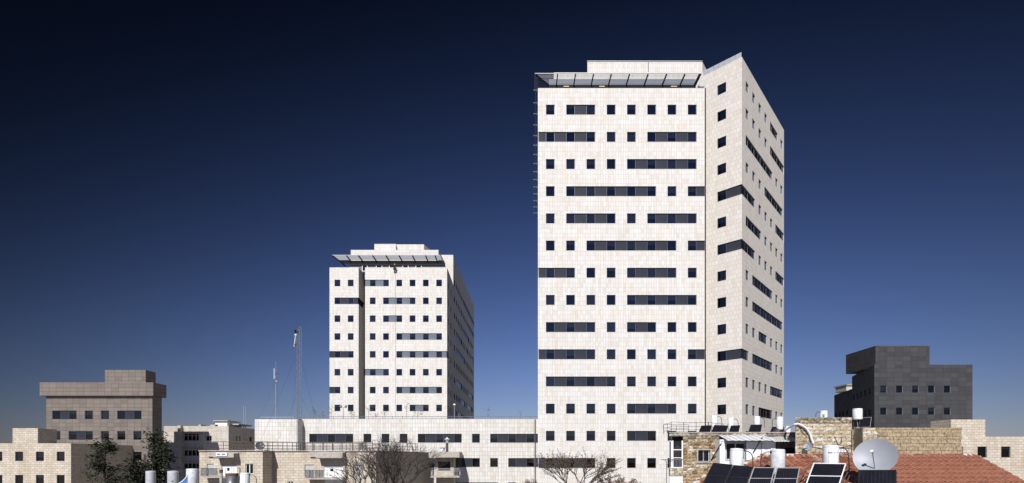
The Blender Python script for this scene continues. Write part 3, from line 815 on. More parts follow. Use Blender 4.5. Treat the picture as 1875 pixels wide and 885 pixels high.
hole_wall(am, (a1, DA2), (1, 0), b1 - a1, 0, zr, px_holes(w2, DA2, a1), rv=0)
am.face([(b1, DA2, 0), (*d1, 0), (*d1, zr), (b1, DA2, zr)])
am.face([(a0, 77, 0), (a0, DA, 0), (a0, DA, zr), (a0, 77, zr)])
am.face([(*d1, 0), (a0, 77, 0), (a0, 77, zr), (*d1, zr)])
am.face([(a0, DA, zr), (a1, DA, zr), (a1, DA2, zr), (b1, DA2, zr), (*d1, zr), (a0, 77, zr)], 1)
am.build('wall', ['old_stone', 'roofing'], AH)
cop = MB()                                         # worn coping along the roof edge
for p, q in (((a0, DA), (a1, DA)), ((a1, DA), (a1, DA2)), ((a1, DA2), (b1, DA2)), ((b1, DA2), d1)):
    L = (Vector(q) - Vector(p)).length; n = max(1, int(L / .9))
    for k in range(n):
        s, e = Vector(p).lerp(Vector(q), k / n), Vector(p).lerp(Vector(q), (k + .97) / n)
        dz = random.uniform(-.015, .03)
        cop.beam((*s, zr + .035 + dz), (*e, zr + .035 + dz), .34, .09)
cop.build('coping', 'concrete', AH)
def rail_line(parent, pts, h, post=1.2, name='roof_railing', mat='rusty_steel', rails=(1.0, .62, .3), r=.035):
    m = MB()
    for p, q in zip(pts, pts[1:]):
        p, q = Vector(p), Vector(q); L = (q - p).length; n = max(1, round(L / post))
        for k in range(n + 1):
            s = p.lerp(q, k / n) + Vector((0, 0, -.02)); hh = h * random.uniform(.94, 1.04)
            m.tube([s, s + Vector((random.uniform(-.02, .02), 0, hh))], r, 5)
        for f in rails:
            m.tube([p + Vector((0, 0, h * f)), (p + q) / 2 + Vector((0, 0, h * f - random.uniform(0, .06))), q + Vector((0, 0, h * f))], r * .8, 5)
    return m.build(name, mat, parent)
o_ = .45
rail_line(AH, [(a0 + .3, DA + o_, zr), (a1 - .3, DA + o_, zr)], 1.08)
rail_line(AH, [(a1 - .3, DA + o_ + .02, zr), (a1 - .25, DA2 + o_, zr), (b1 - .5, DA2 + o_, zr)], 1.14)
rail_line(AH, [(b1 - .5, DA2 + o_, zr), (d1[0] - 1.0, d1[1] - 4, zr)], 1.3, 1.6)
rail_line(AH, [(a0 + .3, DA + 6, zr), (b1 - 3, DA2 + 7, zr)], 1.2, 1.1)
rail_line(AH, [(a1 + 2, DA2 + 3, zr), (b1 - .5, DA2 + 3.5, zr)], 1.0, .8, rails=(1.0, .5))
def slab(x0, x1, D, y0, y1, out, name='balcony_roof'):
    m = MB(); m.box((X(x0, D), D - out, Z(y1, D)), (X(x1, D), D + .05, Z(y0, D)))
    m.build(name, 'concrete', AH)
slab(382, 438, DA, 829, 836.5, .25, 'balcony_beam'); slab(400.5, 437.5, DA, 830.5, 838, 1.1)
slab(568, 633, DA2, 827.5, 837, .25, 'balcony_beam'); slab(585, 633, DA2, 829, 839, 1.15)
sg_ = MB(); sg_.box((X(396, DA - 1.15), DA - 1.2, Z(835, DA - 1.15)), (X(416, DA - 1.15), DA - 1.13, Z(829, DA - 1.15)))
so = sg_.build('sign_board', 'white_paint', AH)
ink = MB()                                         # two short blue words, too far off to read
for x0, x1 in ((397.2, 404), (405.8, 412.6)):
    n = 5
    for k in range(n):
        u0 = x0 + (x1 - x0) * k / n; u1 = u0 + (x1 - x0) / n * .72
        ink.box((X(u0, DA - 1.2), DA - 1.225, Z(833.3 - random.uniform(0, .4), DA - 1.2)), (X(u1, DA - 1.2), DA - 1.2, Z(830.6 + random.uniform(0, .6), DA - 1.2)))
ink.build('sign_lettering', 'blue_print', so)
def opening(parent, x0, y0, x1, y1, D, kind):
    a, b, zt, zb = X(x0, D), X(x1, D), Z(y0, D), Z(y1, D); y = D + .12
    if kind == 'shutter':
        m = MB(); n = max(4, int((zt - zb) / .09))
        for k in range(n):
            z = zb + (zt - zb) * k / n
            m.box((a, y, z + .006), (b, y + .04, z + (zt - zb) / n - .006))
        m.box((a, y + .04, zb), (b, y + .06, zt))
        return m.build('roller_shutter', 'shutter', parent)
    f = MB(); t = .07
    f.box((a, y, zb), (a + t, y + .07, zt)); f.box((b - t, y, zb), (b, y + .07, zt)); f.box((a + t, y, zt - t), (b - t, y + .07, zt)); f.box((a + t, y, zb), (b - t, y + .07, zb + t))
    mid = (a + b) / 2; f.box((mid - .04, y, zb + t), (mid + .04, y + .07, zt - t))
    fo = f.build('window', 'white_paint', parent)
    p = MB(); p.face([(a, y + .04, zb), (b, y + .04, zb), (b, y + .04, zt), (a, y + .04, zt)]); p.build('pane', 'absorber', fo)
    return fo
opening(AH, *w1[0], DA, 'shutter'); opening(AH, *w1[2], DA, 'window')
opening(AH, *w2[0], DA2, 'shutter'); opening(AH, *w2[2], DA2, 'shutter'); opening(AH, *w2[3], DA2, 'window')
def door(x0, y0, x1, y1, D):
    a, b, zt, zb = X(x0, D), X(x1, D), Z(y0, D), Z(y1, D); y = D + .12; mid = a + (b - a) * .62
    MB().box((a, y - .02, zt - .28), (b, y + .05, zt)).build('shutter_box', 'metal_sheet', AH)
    for u0, u1 in ((a, mid - .015), (mid + .015, b)):
        dl = MB().box((u0, y, zb), (u1, y + .05, zt - .285)).build('balcony_door', 'white_paint', AH)
        MB().box((u1 - .12, y - .05, zb + 1.0), (u1 - .07, y, zb + 1.15)).build('handle', 'galvanised', dl)
    MB().box((a + (b - a) * .32, y - .004, zt - .75), (a + (b - a) * .48, y + .01, zt - .4)).build('door_pane', 'absorber', AH)
door(*w1[1][:3], 895, DA); door(*w2[1][:3], 899, DA2)
# balcony floors with rails and glass screens
for x0, x1, py, D, out, mat in ((379, 440, 871, DA, 1.3, 'concrete'), (566, 634, 874, DA2, 1.4, 'concrete')):
    MB().box((X(x0, D), D - out, Z(py, D) - .22), (X(x1, D), D - .01, Z(py, D) - .05)).build('balcony_floor', mat, AH)
    z = Z(py, D) - .06
    rail_line(AH, [(X(x0, D) + .05, D - .05, z), (X(x0, D) + .05, D - out + .06, z), (X(x1, D) - .05, D - out + .06, z), (X(x1, D) - .05, D - .05, z)], .95, .9, 'balcony_railing', rails=(1.0, .1), r=.022)
    n = 4
    for k in range(2):
        u0 = X(x0, D) + .1 + (X(x1, D) - X(x0, D)) * k / n
        MB().box((u0, D - out + .03, z + .12), (u0 + (X(x1, D) - X(x0, D)) / n - .08, D - out + .04, z + .92)).build('glass_screen', 'clear_pane', AH)
# corner balcony at the far end beside the podium
be = thing('corner_balcony_house', 'small stone house end with concrete roof slab and wrought-iron balcony beside the podium', 'building', (X(815, 76), 76.5, 0))
e0, e1 = X(789, 75), X(829, 75)
eb = MB(); eb.prism([(e0 + .6, 76.2), (e1, 76.2), (e1, 79.2), (e0 + .6, 79.2)], 0, Z(838.5, 75.5)); eb.build('wall', 'old_stone', be)
MB().box((e0, 74.4, Z(838, 75)), (X(842, 75), 79.0, Z(828, 75))).build('roof_slab', 'concrete', be)
MB().box((e0 + .9, 76.15, Z(862, 75)), (e1 - .5, 76.198, Z(846, 75))).build('door_opening', 'absorber', be)
MB().box((e0, 74.5, Z(872, 75) - .2), (X(842, 75), 76.15, Z(872, 75))).build('balcony_floor', 'concrete', be)
rz = Z(872, 75)
rr = MB()
for (p, q) in (((e0 + .05, 76.1), (e0 + .05, 74.55)), ((e0 + .05, 74.55), (X(842, 75) - .05, 74.55)), ((X(842, 75) - .05, 74.55), (X(842, 75) - .05, 76.1))):
    p, q = Vector(p), Vector(q); L = (q - p).length; n = max(2, int(L / .22))
    rr.beam((*p, rz + 1.1), (*q, rz + 1.1), .05); rr.beam((*p, rz + .75), (*q, rz + .75), .03); rr.beam((*p, rz + .12), (*q, rz + .12), .03)
    for k in range(n + 1):
        s = p.lerp(q, k / n); rr.tube([(*s, rz), (*s, rz + 1.1)], .018, 4)
        if k < n:
            c = p.lerp(q, (k + .5) / n)
            rr.tube([Vector((c.x + (q - p).normalized().x * .07 * math.cos(t), c.y + (q - p).normalized().y * .07 * math.cos(t), rz + .92 + .08 * math.sin(t))) for t in [j * 1.0472 for j in range(7)]], .012, 4)
rr.build('balcony_railing', 'metal_sheet', be)

# roof vent pipe and bucket on the corner balcony roof
vx, vD = X(818, 75.2), 75.6
VP = thing('vent_pipe', 'rusty chimney pipe with a pale conical cap on the corner balcony roof', 'chimney', (vx, vD, Z(828, 75)))
zb = Z(828, 75) - .01; ztp = Z(806, 75.2)
MB().tube([(vx, vD, zb), (vx, vD, ztp)], .2, 12).build('pipe', 'rusty_steel', VP)
MB().tube([(vx + .02, vD - .01, ztp - .45), (vx + .02, vD - .01, ztp + .02)], .23, 12).build('collar', 'galvanised', VP)
MB().lathe([(.38, 0), (.40, .05), (.12, .24), (.05, .36)], (vx, vD, ztp + .08), 14).build('cap', 'tank_grime', VP)
BK = thing('bucket', 'white plastic bucket with a blue lid beside the vent pipe', 'bucket', (X(810, 75.2), 75.2, zb))
MB().lathe([(.28, 0), (.34, .55)], (X(810, 75.2), 75.2, zb), 14).build('pail', 'tank_white', BK, True)
MB().lathe([(.37, .55), (.37, .62), (.3, .66)], (X(810, 75.2), 75.2, zb), 14).build('lid', 'blue_tarp', BK)

def dish(px, py, D, r, face, label, mat='dish_grey', zbase=None, cat='satellite dish'):
    c = W(px, py, D); f = Vector(face).normalized()
    zb = c.z - r * 1.3 if zbase is None else zbase
    t = thing('satellite_dish', label, cat, (c.x, c.y, zb))
    u = f.orthogonal().normalized(); v = f.cross(u)
    m = MB(); n, k = 24, 5
    P = lambda i, j, off: c + (u * math.cos(6.28319 * i / n) + v * math.sin(6.28319 * i / n)) * (r * j / k) + f * (r * .28 * ((j / k) ** 2) - off)
    for j in range(k):
        for i in range(n):
            if j == 0:
                m.face([P(0, 0, 0), P(i, 1, 0), P(i + 1, 1, 0)]); m.face([P(0, 0, .02), P(i + 1, 1, .02), P(i, 1, .02)], 0)
            else:
                m.face([P(i, j, 0), P(i, j + 1, 0), P(i + 1, j + 1, 0), P(i + 1, j, 0)]); m.face([P(i + 1, j, .02), P(i + 1, j + 1, .02), P(i, j + 1, .02), P(i, j, .02)], 0)
    for i in range(n): m.face([P(i, k, 0), P(i, k, .02), P(i + 1, k, .02), P(i + 1, k, 0)])
    m.build('reflector', mat, t, True)
    arm = c + f * r * 1.0
    low = c + (u if u.z < 0 else -u) * r * .0 + Vector((0, 0, -r * .95))
    MB().tube([low, arm], .02 * max(1, r * 1.5), 5).build('feed_arm', 'galvanised', t)
    MB().tube([arm - f * .06, arm + f * .1], .05 * max(1, r), 8).build('receiver', 'tank_grime', t)
    back = c - f * .12
    MB().tube([c - f * .015, back, Vector((back.x, back.y, zb))], .035, 6).build('mount', 'galvanised', t)
    return t
dish(476, 817, 58.8, .5, (.5, -.8, .35), 'dark satellite dish on the railing corner of the long apartment house', 'dish_dark', zr)

# ================================================================== lattice mast with guy wires
DM = 63.0
mxp, myp = X(547, DM), DM
LM = thing('lattice_mast', 'tall guyed lattice mast standing on the apartment house roof', 'antenna', (mxp, myp, zr))
mt = Z(604, DM)
hw = .15
corners = [(mxp - hw, myp - hw), (mxp + hw, myp - hw), (mxp, myp + hw)]
for cx_, cy_ in corners:
    MB().tube([(cx_, cy_, zr - .02), (cx_, cy_, mt)], .032, 5).build('mast_leg', 'mast_steel', LM)
lat = MB(); n = 44
for k in range(n):
    za, zb = zr + (mt - zr) * k / n, zr + (mt - zr) * (k + 1) / n
    for j in range(3):
        p, q = corners[j], corners[(j + 1) % 3]
        if (k + j) % 2: p, q = q, p
        lat.tube([(*p, za), (*q, zb)], .016, 4)
lat.build('lattice_bracing', 'mast_steel', LM)
hx = X(551.8, DM)
MB().tube([(hx, myp, zr - .02), (hx, myp, mt - .1), (hx - .02, myp, mt + .2), (mxp + .16, myp, mt + .38), (mxp, myp, mt + .2), (mxp, myp, mt - .2)], .045, 6).build('conduit', 'mast_steel', LM)
top = W(543, 607, DM)
MB().tube([top, top + Vector((0, -.06, -.05))], .24, 12).build('dish_drum', 'black_metal', LM)
MB().beam(top, (mxp, myp, top.z), .05).build('bracket', 'mast_steel', LM)
MB().tube([W(541.5, 613, DM), W(538.5, 635, DM)], .055, 6).build('side_antenna', 'tank_grime', LM)
MB().lathe([(.06, -.12), (.14, -.06), (.14, .08), (.05, .14)], W(541.5, 614, DM), 8).build('transmitter', 'tank_white', LM)
MB().lathe([(.06, -.12), (.15, -.06), (.15, .08), (.05, .14)], W(541, 631, DM), 8).build('transmitter', 'rust', LM)
MB().beam(W(541.5, 631, DM), (mxp, myp, Z(631, DM)), .03).build('bracket', 'mast_steel', LM)
for py0, ex, ey, ez in ((640, X(474, 60), 59.5, zr), (716, X(505, 62), 61.5, zr), (716, X(600, 66), 66, zr), (640, X(528, 70), 70, zr), (640, X(590, 62), 62.5, zr)):
    MB().tube([(mxp, myp, Z(py0, DM)), (ex, ey, ez + .02)], .007, 4).build('guy_wire', 'black_metal', LM)

# ================================================================== far-left buildings
DG = 95.0
GB = thing('shaded_apartment_block', 'grey stone apartment block half in shadow, behind the dark conifer', 'building', (X(360, DG), 100, 0))
g0, g1 = X(300, DG), X(418.5, DG); gz = Z(780.5, DG)
gm_ = MB()
fr_ = [(335, 793.5, 364, 807.5), (376, 798, 387.5, 807.5), (335, 824, 364, 835.5), (335, 848, 364, 858.5), (376, 824, 388, 836)]
fh = px_holes(fr_, DG, g0)
hole_wall(gm_, (g0, DG), (1, 0), g1 - g0, 0, gz, fh, rec=.45, rv=0)
gs = [(2.6, 3.1, Z(807.5, 97), Z(798, 97)), (3.7, 4.2, Z(807.5, 98), Z(798, 98)), (7.6, 8.6, Z(810, 102), Z(800, 102)), (2.6, 3.1, Z(835, 97), Z(825, 97)), (3.7, 4.2, Z(835, 98), Z(825, 98))]
hole_wall(gm_, (g1, DG), (0, 1), 11, 0, gz, gs, rec=.25, rv=0)
gm_.face([(g0, 106, 0), (g0, DG, 0), (g0, DG, gz), (g0, 106, gz)]); gm_.face([(g1, 106, 0), (g0, 106, 0), (g0, 106, gz), (g1, 106, gz)])
gm_.face([(g0, DG, gz), (g1, DG, gz), (g1, 106, gz), (g0, 106, gz)], 1)
gm_.build('wall', ['grey_stone', 'roofing'], GB)
MB().prism([(g0 + .3, DG + .6), (g1 - .4, DG + .6), (g1 - .4, 105.5), (g0 + .3, 105.5)], .5, gz - .3).build('interior', 'interior', GB)
for q, (x0, y0, x1, y1) in enumerate(fr_):
    a, b, zt_, zb_ = X(x0, DG), X(x1, DG), Z(y0, DG), Z(y1, DG); npn = 4 if x1 - x0 > 20 else 2
    f = MB(); t = .07; y = DG + .36
    f.box((a, y, zb_), (b, y + .06, zb_ + t)); f.box((a, y, zt_ - t), (b, y + .06, zt_))
    if zt_ - zb_ > 1.2 and npn == 4: f.box((a, y, zb_ + (zt_ - zb_) * .66), (b, y + .06, zb_ + (zt_ - zb_) * .66 + .06))
    for k in range(npn + 1):
        u = a + (b - a) * k / npn; f.box((u - .04, y - .004, zb_), (u + .04, y + .064, zt_))
    fo = f.build('window', 'plaster_white', GB)
    for k in range(npn):
        u0, u1 = a + (b - a) * k / npn, a + (b - a) * (k + 1) / npn
        p = MB(); p.face([(u0 + .04, y + .03, zb_ + t), (u1 - .04, y + .03, zb_ + t), (u1 - .04, y + .03, zt_ - t), (u0 + .04, y + .03, zt_ - t)]); p.build('pane', 'pane', fo)
MB().box((X(329.5, DG), DG - .7, 0), (X(335, DG), DG - .003, gz + .06)).build('pilaster', 'grey_stone', GB)
for py in (791.5, 821.5, 846):
    MB().box((X(335.5, DG), DG - .35, Z(py, DG) - .08), (X(374, DG), DG - .002, Z(py, DG) + .08)).build('ledge', 'concrete', GB)
MB().box((X(411, DG) , DG - .01, gz - .02), (X(418.3, DG), DG + .3, gz + .01)).build('coping', 'concrete', GB)
hb = MB(); hb.prism([(X(394, 97), 97.0), (X(416, 97), 97.0), (X(416, 97), 101), (X(394, 97), 101)], gz - .02, Z(771.5, 97)); hbo = hb.build('roof_house', 'plaster_white', GB)
MB().box((X(392.5, 97), 96.6, Z(771.5, 97)), (X(419, 97), 101.4, Z(770, 97))).build('roof_slab', 'concrete', hbo)
MB().box((X(419, 99), 98, Z(778.5, 99) - .05), (X(452, 101), 103, Z(776.5, 99))).build('canopy_slab', 'roofing', GB)
MB().box((X(420, 99), 98.3, gz - .02), (X(424, 99), 102.6, Z(778, 99))).build('canopy_wall', 'plaster_white', GB)
for px, wd_ in ((363, 5), (385, 14)):
    MB().box((X(px, 97), 97, gz - .02), (X(px + wd_, 97), 98.6, gz + .42)).build('roof_box', 'concrete', GB)
for px, tp in ((446.3, 743), (450, 745)):
    MB().tube([(X(px, 103), 103, gz - .05), (X(px, 103), 103, Z(tp, 103))], .07, 6).build('flue_pipe', 'galvanised', GB)
MB().box((X(331, DG), DG - .9, Z(864, DG)), (X(337, DG), DG - .71, Z(860, DG))).build('air_conditioner', 'tank_grime', GB)

DK = 81.4
BT = thing('brown_tower_block', 'brown tower block with an overhanging top storey behind the conifer', 'tower', (X(200, DK) - 2, DK + 8, 0))
KS = DK + 1.0
k1, k2 = X(287, KS), X(292.5, KS)
bb = MB(); ztb = Z(703, KS)
bcol = [1.6 + 2.6 * k for k in range(6)]
kx0 = k1 - 17
facade(BT, bb, (kx0, DK), (1, 0), 17, 0, Z(727, KS), bcol, {CZ + 7.0 - 3.3 * k: [0, (1, 2), 3, 4, 5] if k % 2 else [(0, 1), 2, 3, (4, 5)] for k in range(6)}, w=1.3, h=1.4)
bb.face([(k1, DK, 0), (k1, DK + 2.2, 0), (k1, DK + 2.2, Z(727, KS)), (k1, DK, Z(727, KS))])
bb.face([(k1, DK + 2.2, 0), (kx0, DK + 2.2, 0), (kx0, DK + 2.2, ztb - 1), (k1, DK + 2.2, ztb - 1)])
bb.face([(kx0, DK + 2.2, 0), (kx0, DK, 0), (kx0, DK, ztb - 1), (kx0, DK + 2.2, ztb - 1)])
bb.build('wall', ['brown_clad', 'reveal_metal', 'roofing'], BT)
MB().prism([(kx0 + .3, DK + .6), (k1 - .3, DK + .6), (k1 - .3, DK + 2.0), (kx0 + .3, DK + 2.0)], .5, ztb - 2.5).build('interior', 'interior', BT)
MB().box((kx0 - .6, DK - .5, Z(727, KS)), (k2, DK + 2.6, ztb)).build('top_storey', 'brown_clad', BT)
MB().box((-65.4, DK + .2, ztb), (X(270, DK + .6), DK + 2.5, ztb + 2.1)).build('plant_room', 'brown_clad', BT)  # unseen block added on the roof to shade the apartment block's upper wall

# shaded dark blocks at the right
def dark_block(name, label, p_far, p_near, z1, front_w, rows, extra=None):
    pf, pn = Vector(p_far), Vector(p_near)
    t = thing(name, label, 'building', ((pf.x + pn.x) / 2 + 3, (pf.y + pn.y) / 2, 0))
    L = (pn - pf).length
    m = MB(); cols = [1.2 + 2.3 * k for k in range(int((L - 1) / 2.3))]
    facade(t, m, pf, pn - pf, L, 0, z1, cols, {z: list(range(len(cols))) for z in rows}, w=1.0, h=1.1, reveal=0, blinds=.2, framem='frame_metal')
    fc = [1.5 + 2.6 * k for k in range(int((front_w - 1) / 2.6))]
    facade(t, m, pn, (1, 0), front_w, 0, z1, fc, {z: list(range(len(fc))) for z in rows}, w=1.1, h=1.2, reveal=2)
    bk = [(pn.x + front_w, pn.y), (pn.x + front_w, pf.y), (pf.x, pf.y)]
    for a, b in zip(bk, bk[1:]): m.face([(*a, 0), (*b, 0), (*b, z1), (*a, z1)])
    m.face([(*pf, z1), (*pn, z1), (*bk[0], z1), (*bk[1], z1)], 1)
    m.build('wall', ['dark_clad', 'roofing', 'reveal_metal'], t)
    MB().prism(inset([tuple(pf), tuple(pn), bk[0], bk[1]], .7), .5, z1 - .4).build('interior', 'interior', t)
    return t
zA = Z(690, 95)
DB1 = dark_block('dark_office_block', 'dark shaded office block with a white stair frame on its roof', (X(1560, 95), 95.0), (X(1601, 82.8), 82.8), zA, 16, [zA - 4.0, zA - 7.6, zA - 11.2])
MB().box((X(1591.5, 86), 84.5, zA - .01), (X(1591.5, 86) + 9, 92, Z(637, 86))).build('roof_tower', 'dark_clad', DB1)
MB().box((X(1561, 95) - .02, 93.0, 0), (X(1561, 95) + .5, 94.8, zA - 6.0)).build('pale_panel', 'spandrel', DB1)
for k in range(3):
    x = X(1583 + 2.8 * k, 88); MB().tube([(x, 88, zA - .02), (x, 88, zA + 2.3), (x + .2, 88, zA + 2.5)], .09, 6).build('stair_post', 'tank_white', DB1)
rail_line(DB1, [(X(1582, 88), 87.5, zA), (X(1591, 88), 87.0, zA + 1.2)], 2.0, 1.0, 'stair_rail', 'black_metal')
zB = Z(722, 110)
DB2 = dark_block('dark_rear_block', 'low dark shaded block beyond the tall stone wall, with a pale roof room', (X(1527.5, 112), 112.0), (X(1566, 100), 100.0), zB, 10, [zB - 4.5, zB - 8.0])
MB().box((X(1541, 106), 104.5, zB - .02), (X(1541, 106) + 5, 108, zB + 1.1)).build('roof_room', 'grey_stone', DB2)
MB().box((X(1540, 106), 104.2, zB + 1.1), (X(1540, 106) + 5.6, 108.4, zB + 1.35)).build('roof_slab', 'roofing', DB2)

# ================================================================== rough stone blocks
def block_mesh(seed, rough):
    rnd = random.Random(seed); n = 4; m = MB()
    # unit block: x 0..1, z 0..1, front at y = -1 (bossed face), back at y = 0
    g = [[None] * n for _ in range(n)]
    for i in range(n):
        for j in range(n):
            edge = i in (0, n - 1) or j in (0, n - 1)
            x = i / (n - 1) + (0 if i in (0, n - 1) else rnd.uniform(-.08, .08)); z = j / (n - 1) + (0 if j in (0, n - 1) else rnd.uniform(-.08, .08))
            y = -.35 + rnd.uniform(-.12, .06) if edge else -.35 - rough * rnd.uniform(.35, 1.0)
            if edge:
                x += rnd.uniform(-.02, .02) if i not in (0, n - 1) else (.012 if i == 0 else -.012)
                z += rnd.uniform(-.03, .03) if j not in (0, n - 1) else (.02 if j == 0 else -.02)
            g[i][j] = Vector((x, y, z))
    for i in range(n - 1):
        for j in range(n - 1): m.face([g[i][j], g[i + 1][j], g[i + 1][j + 1], g[i][j + 1]])
    ring = [g[i][0] for i in range(n)] + [g[n - 1][j] for j in range(1, n)] + [g[i][n - 1] for i in range(n - 2, -1, -1)] + [g[0][j] for j in range(n - 2, 0, -1)]
    for a, b in zip(ring, ring[1:] + ring[:1]):
        m.face([b, a, Vector((a.x, 0, a.z)), Vector((b.x, 0, b.z))])
    return m
BL = {}
for mat, rough in (('field_stone', .65), ('ashlar_stone', .5), ('lichen_stone', .7)):
    BL[mat] = [block_mesh(k * 7 + len(mat), rough).mesh('stone_block', mat) for k in range(6)]
def stone_wall(parent, o, d, width, z0, z1, ch, lo, hi, mat, holes=(), proud=.14, skip=None, top_mat=None):
    """courses of rough blocks set on the wall sheet; holes (u0, u1, zb, zt) stay free"""
    o, d = Vector(o), Vector(d).normalized(); ang = math.atan2(d.y, d.x)
    n = round((z1 - z0) / ch); h = (z1 - z0) / n
    for r in range(n):
        za = z0 + r * h; u = -random.uniform(0, lo * .6)
        zs = [hh for hh in holes if hh[2] < za + h * .75 and hh[3] > za + h * .25]
        while u < width:
            L = random.uniform(lo, hi); ua, ub = max(0, u), min(width, u + L); u += L
            for hh in zs:
                if ua < hh[0] < ub: ub = hh[0]
                if ua < hh[1] < ub: ua = hh[1]
                if hh[0] <= ua and ub <= hh[1]: ub = ua
            if ub - ua < .09: continue
            if skip and skip((ua + ub) / 2, za + h / 2): continue
            q = o + d * ua
            mm = top_mat if (top_mat and r >= n - 1 - (random.random() < .45)) else mat
            b = put('stone_block', random.choice(BL[mm]), parent, (q.x, q.y, za), ang)
            b.scale = (ub - ua, proud * random.uniform(.75, 1.25), h)

# ================================================================== the stone house
DS = 45.0
SH = thing('stone_house', 'old rough stone house with white enclosed balcony, awnings and water tanks on its roof', 'building', (X(1330, DS), DS + 4, 0))
s0, s1 = X(1225, DS), X(1482, DS)
zs0 = Z(800, DS); zs1 = Z(793, DS)
hz = zs1
sm = MB(); wx = X(1250.5, DS)
win_s = (X(1278, DS) - wx, X(1300, DS) - wx, Z(846, DS), Z(824.5, DS))
hole_wall(sm, (wx, DS), (1, 0), s1 - wx, 0, hz - .28, [win_s], rec=.3)
wxb = X(1252, DS + 9)
sm.face([(wxb, DS + 9, 0), (wx, DS, 0), (wx, DS, hz - .28), (wxb, DS + 9, hz - .28)]); sm.face([(s1, DS, 0), (s1, DS + 9, 0), (s1, DS + 9, hz - .28), (s1, DS, hz - .28)])
sm.face([(s1, DS + 9, 0), (wxb, DS + 9, 0), (wxb, DS + 9, hz - .28), (s1, DS + 9, hz - .28)])
sm.build('wall', ['mortar', 'concrete'], SH)
s0b = X(1229, DS + 9)
rf = MB(); rf.prism([(s0, DS - .06), (s1, DS - .06), (s1, DS + 9), (s0b, DS + 9)], hz - .28, hz); rf.prism([(s0 - .05, DS - .16), (s1, DS - .16), (s1, DS + 9.1), (s0b, DS + 9.1)], hz + .001, hz + .07); rf.build('roof', 'concrete', SH)
stone_wall(SH, (wx, DS), (1, 0), X(1322, DS) - wx, Z(892, DS), hz - .28, .275, .32, .58, 'field_stone', [(win_s[0] - .12, win_s[1] + .12, win_s[2] - .1, win_s[3] + .1)], top_mat='lichen_stone')
stone_wall(SH, (X(1322, DS), DS), (1, 0), s1 - X(1322, DS), Z(830, DS), hz - .28, .275, .35, .6, 'field_stone', [(0, X(1418, DS) - X(1322, DS), 0, Z(801, DS)), (X(1418, DS) - X(1322, DS), X(1447, DS) - X(1322, DS), 0, Z(806, DS))], top_mat='lichen_stone')
stone_wall(SH, (s0 + .02, DS - .06), (1, 0), s1 - s0 - .04, hz - .28, hz, .28, .4, .75, 'lichen_stone', proud=.07)
# barred window with stone surround
fw_ = MB(); a, b, zb_, zt_ = wx + win_s[0], wx + win_s[1], win_s[2], win_s[3]
for q in ((a - .12, zb_ - .1, b + .12, zb_), (a - .12, zt_, b + .12, zt_ + .1), (a - .12, zb_, a, zt_), (b, zb_, b + .12, zt_)):
    fw_.box((q[0], DS - .07, q[1]), (q[2], DS + .02, q[3]))
fw_.build('window_surround', 'concrete', SH)
opening(SH, 1278, 824.5, 1300, 846, DS, 'window')
gr_ = MB()
for k in range(8):
    u = a + (b - a) * (k + .5) / 8; gr_.tube([(u, DS - .1, zb_ - .03), (u, DS - .1, zt_ + .02)], .014, 4)
for z in (zb_ + .02, (zb_ + zt_) / 2, zt_ - .05): gr_.tube([(a - .03, DS - .1, z), (b + .03, DS - .1, z)], .014, 4)
gr_.build('window_bars', 'black_metal', SH)
# glazed side balcony at the left end, full of stored boards
g0_, g1_ = X(1226.5, DS), X(1250.5, DS)
def bar(x0, z0, x1, z1, y=DS + .02, dep=.08): return MB().box((x0, y, z0), (x1, y + dep, z1))
fb = MB()
for px in (1227.5, 1232, 1249.5): fb.box((X(px, DS) - .05, DS + .02, Z(857, DS)), (X(px, DS) + .05, DS + .1, Z(807, DS)))
fb.box((g0_, DS + .024, Z(824.5, DS)), (g1_, DS + .096, Z(823, DS))); fb.box((g0_, DS + .024, Z(839, DS)), (g1_, DS + .096, Z(837.8, DS))); fb.box((g0_, DS - .02, Z(857.5, DS)), (g1_, DS + .14, Z(855.5, DS)))
bo = fb.build('balcony_frame', 'white_paint', SH)
p_ = MB(); p_.face([(X(1232, DS), DS + .06, Z(855, DS)), (g1_, DS + .06, Z(855, DS)), (g1_, DS + .06, Z(808, DS)), (X(1232, DS), DS + .06, Z(808, DS))]); p_.build('pane', 'clear_pane', bo)
MB().box((g0_, DS + .02, Z(857, DS)), (X(1231, DS), DS + .05, Z(808, DS))).build('side_panel', 'white_paint', bo)
MB().box((X(1231, DS + 1.2), DS + 1.2, Z(862, DS)), (g1_ + .6, DS + 1.3, hz - .3)).build('back_wall', 'interior', SH)
MB().box((g0_, DS + .0, Z(872, DS)), (g1_, DS + .3, Z(858, DS))).build('balcony_parapet', 'mortar', SH)
stone_wall(SH, (g0_, DS), (1, 0), g1_ - g0_, Z(871.5, DS), Z(858, DS), .22, .3, .5, 'ashlar_stone', proud=.05)
sb = MB(); zz0, zz1 = Z(900, DS), Z(872.5, DS)
for k in range(14): sb.box((g0_ + .02, DS + .05, zz0 + (zz1 - zz0) * k / 14 + .006), (g1_ - .02, DS + .1, zz0 + (zz1 - zz0) * (k + 1) / 14 - .006))
sb.box((g0_ + .02, DS + .1, zz0), (g1_ - .02, DS + .14, zz1)); sb.build('roller_shutter', 'white_paint', SH)
rb2 = MB()
for k in range(8): rb2.tube([(X(1231 + 2.5 * k, DS), DS - .04, Z(856, DS)), (X(1231 + 2.5 * k, DS), DS - .04, Z(841, DS))], .015, 4)
rb2.tube([(X(1229, DS), DS - .04, Z(841, DS)), (g1_, DS - .04, Z(841, DS))], .02, 4); rb2.build('balcony_bars', 'galvanised', SH)
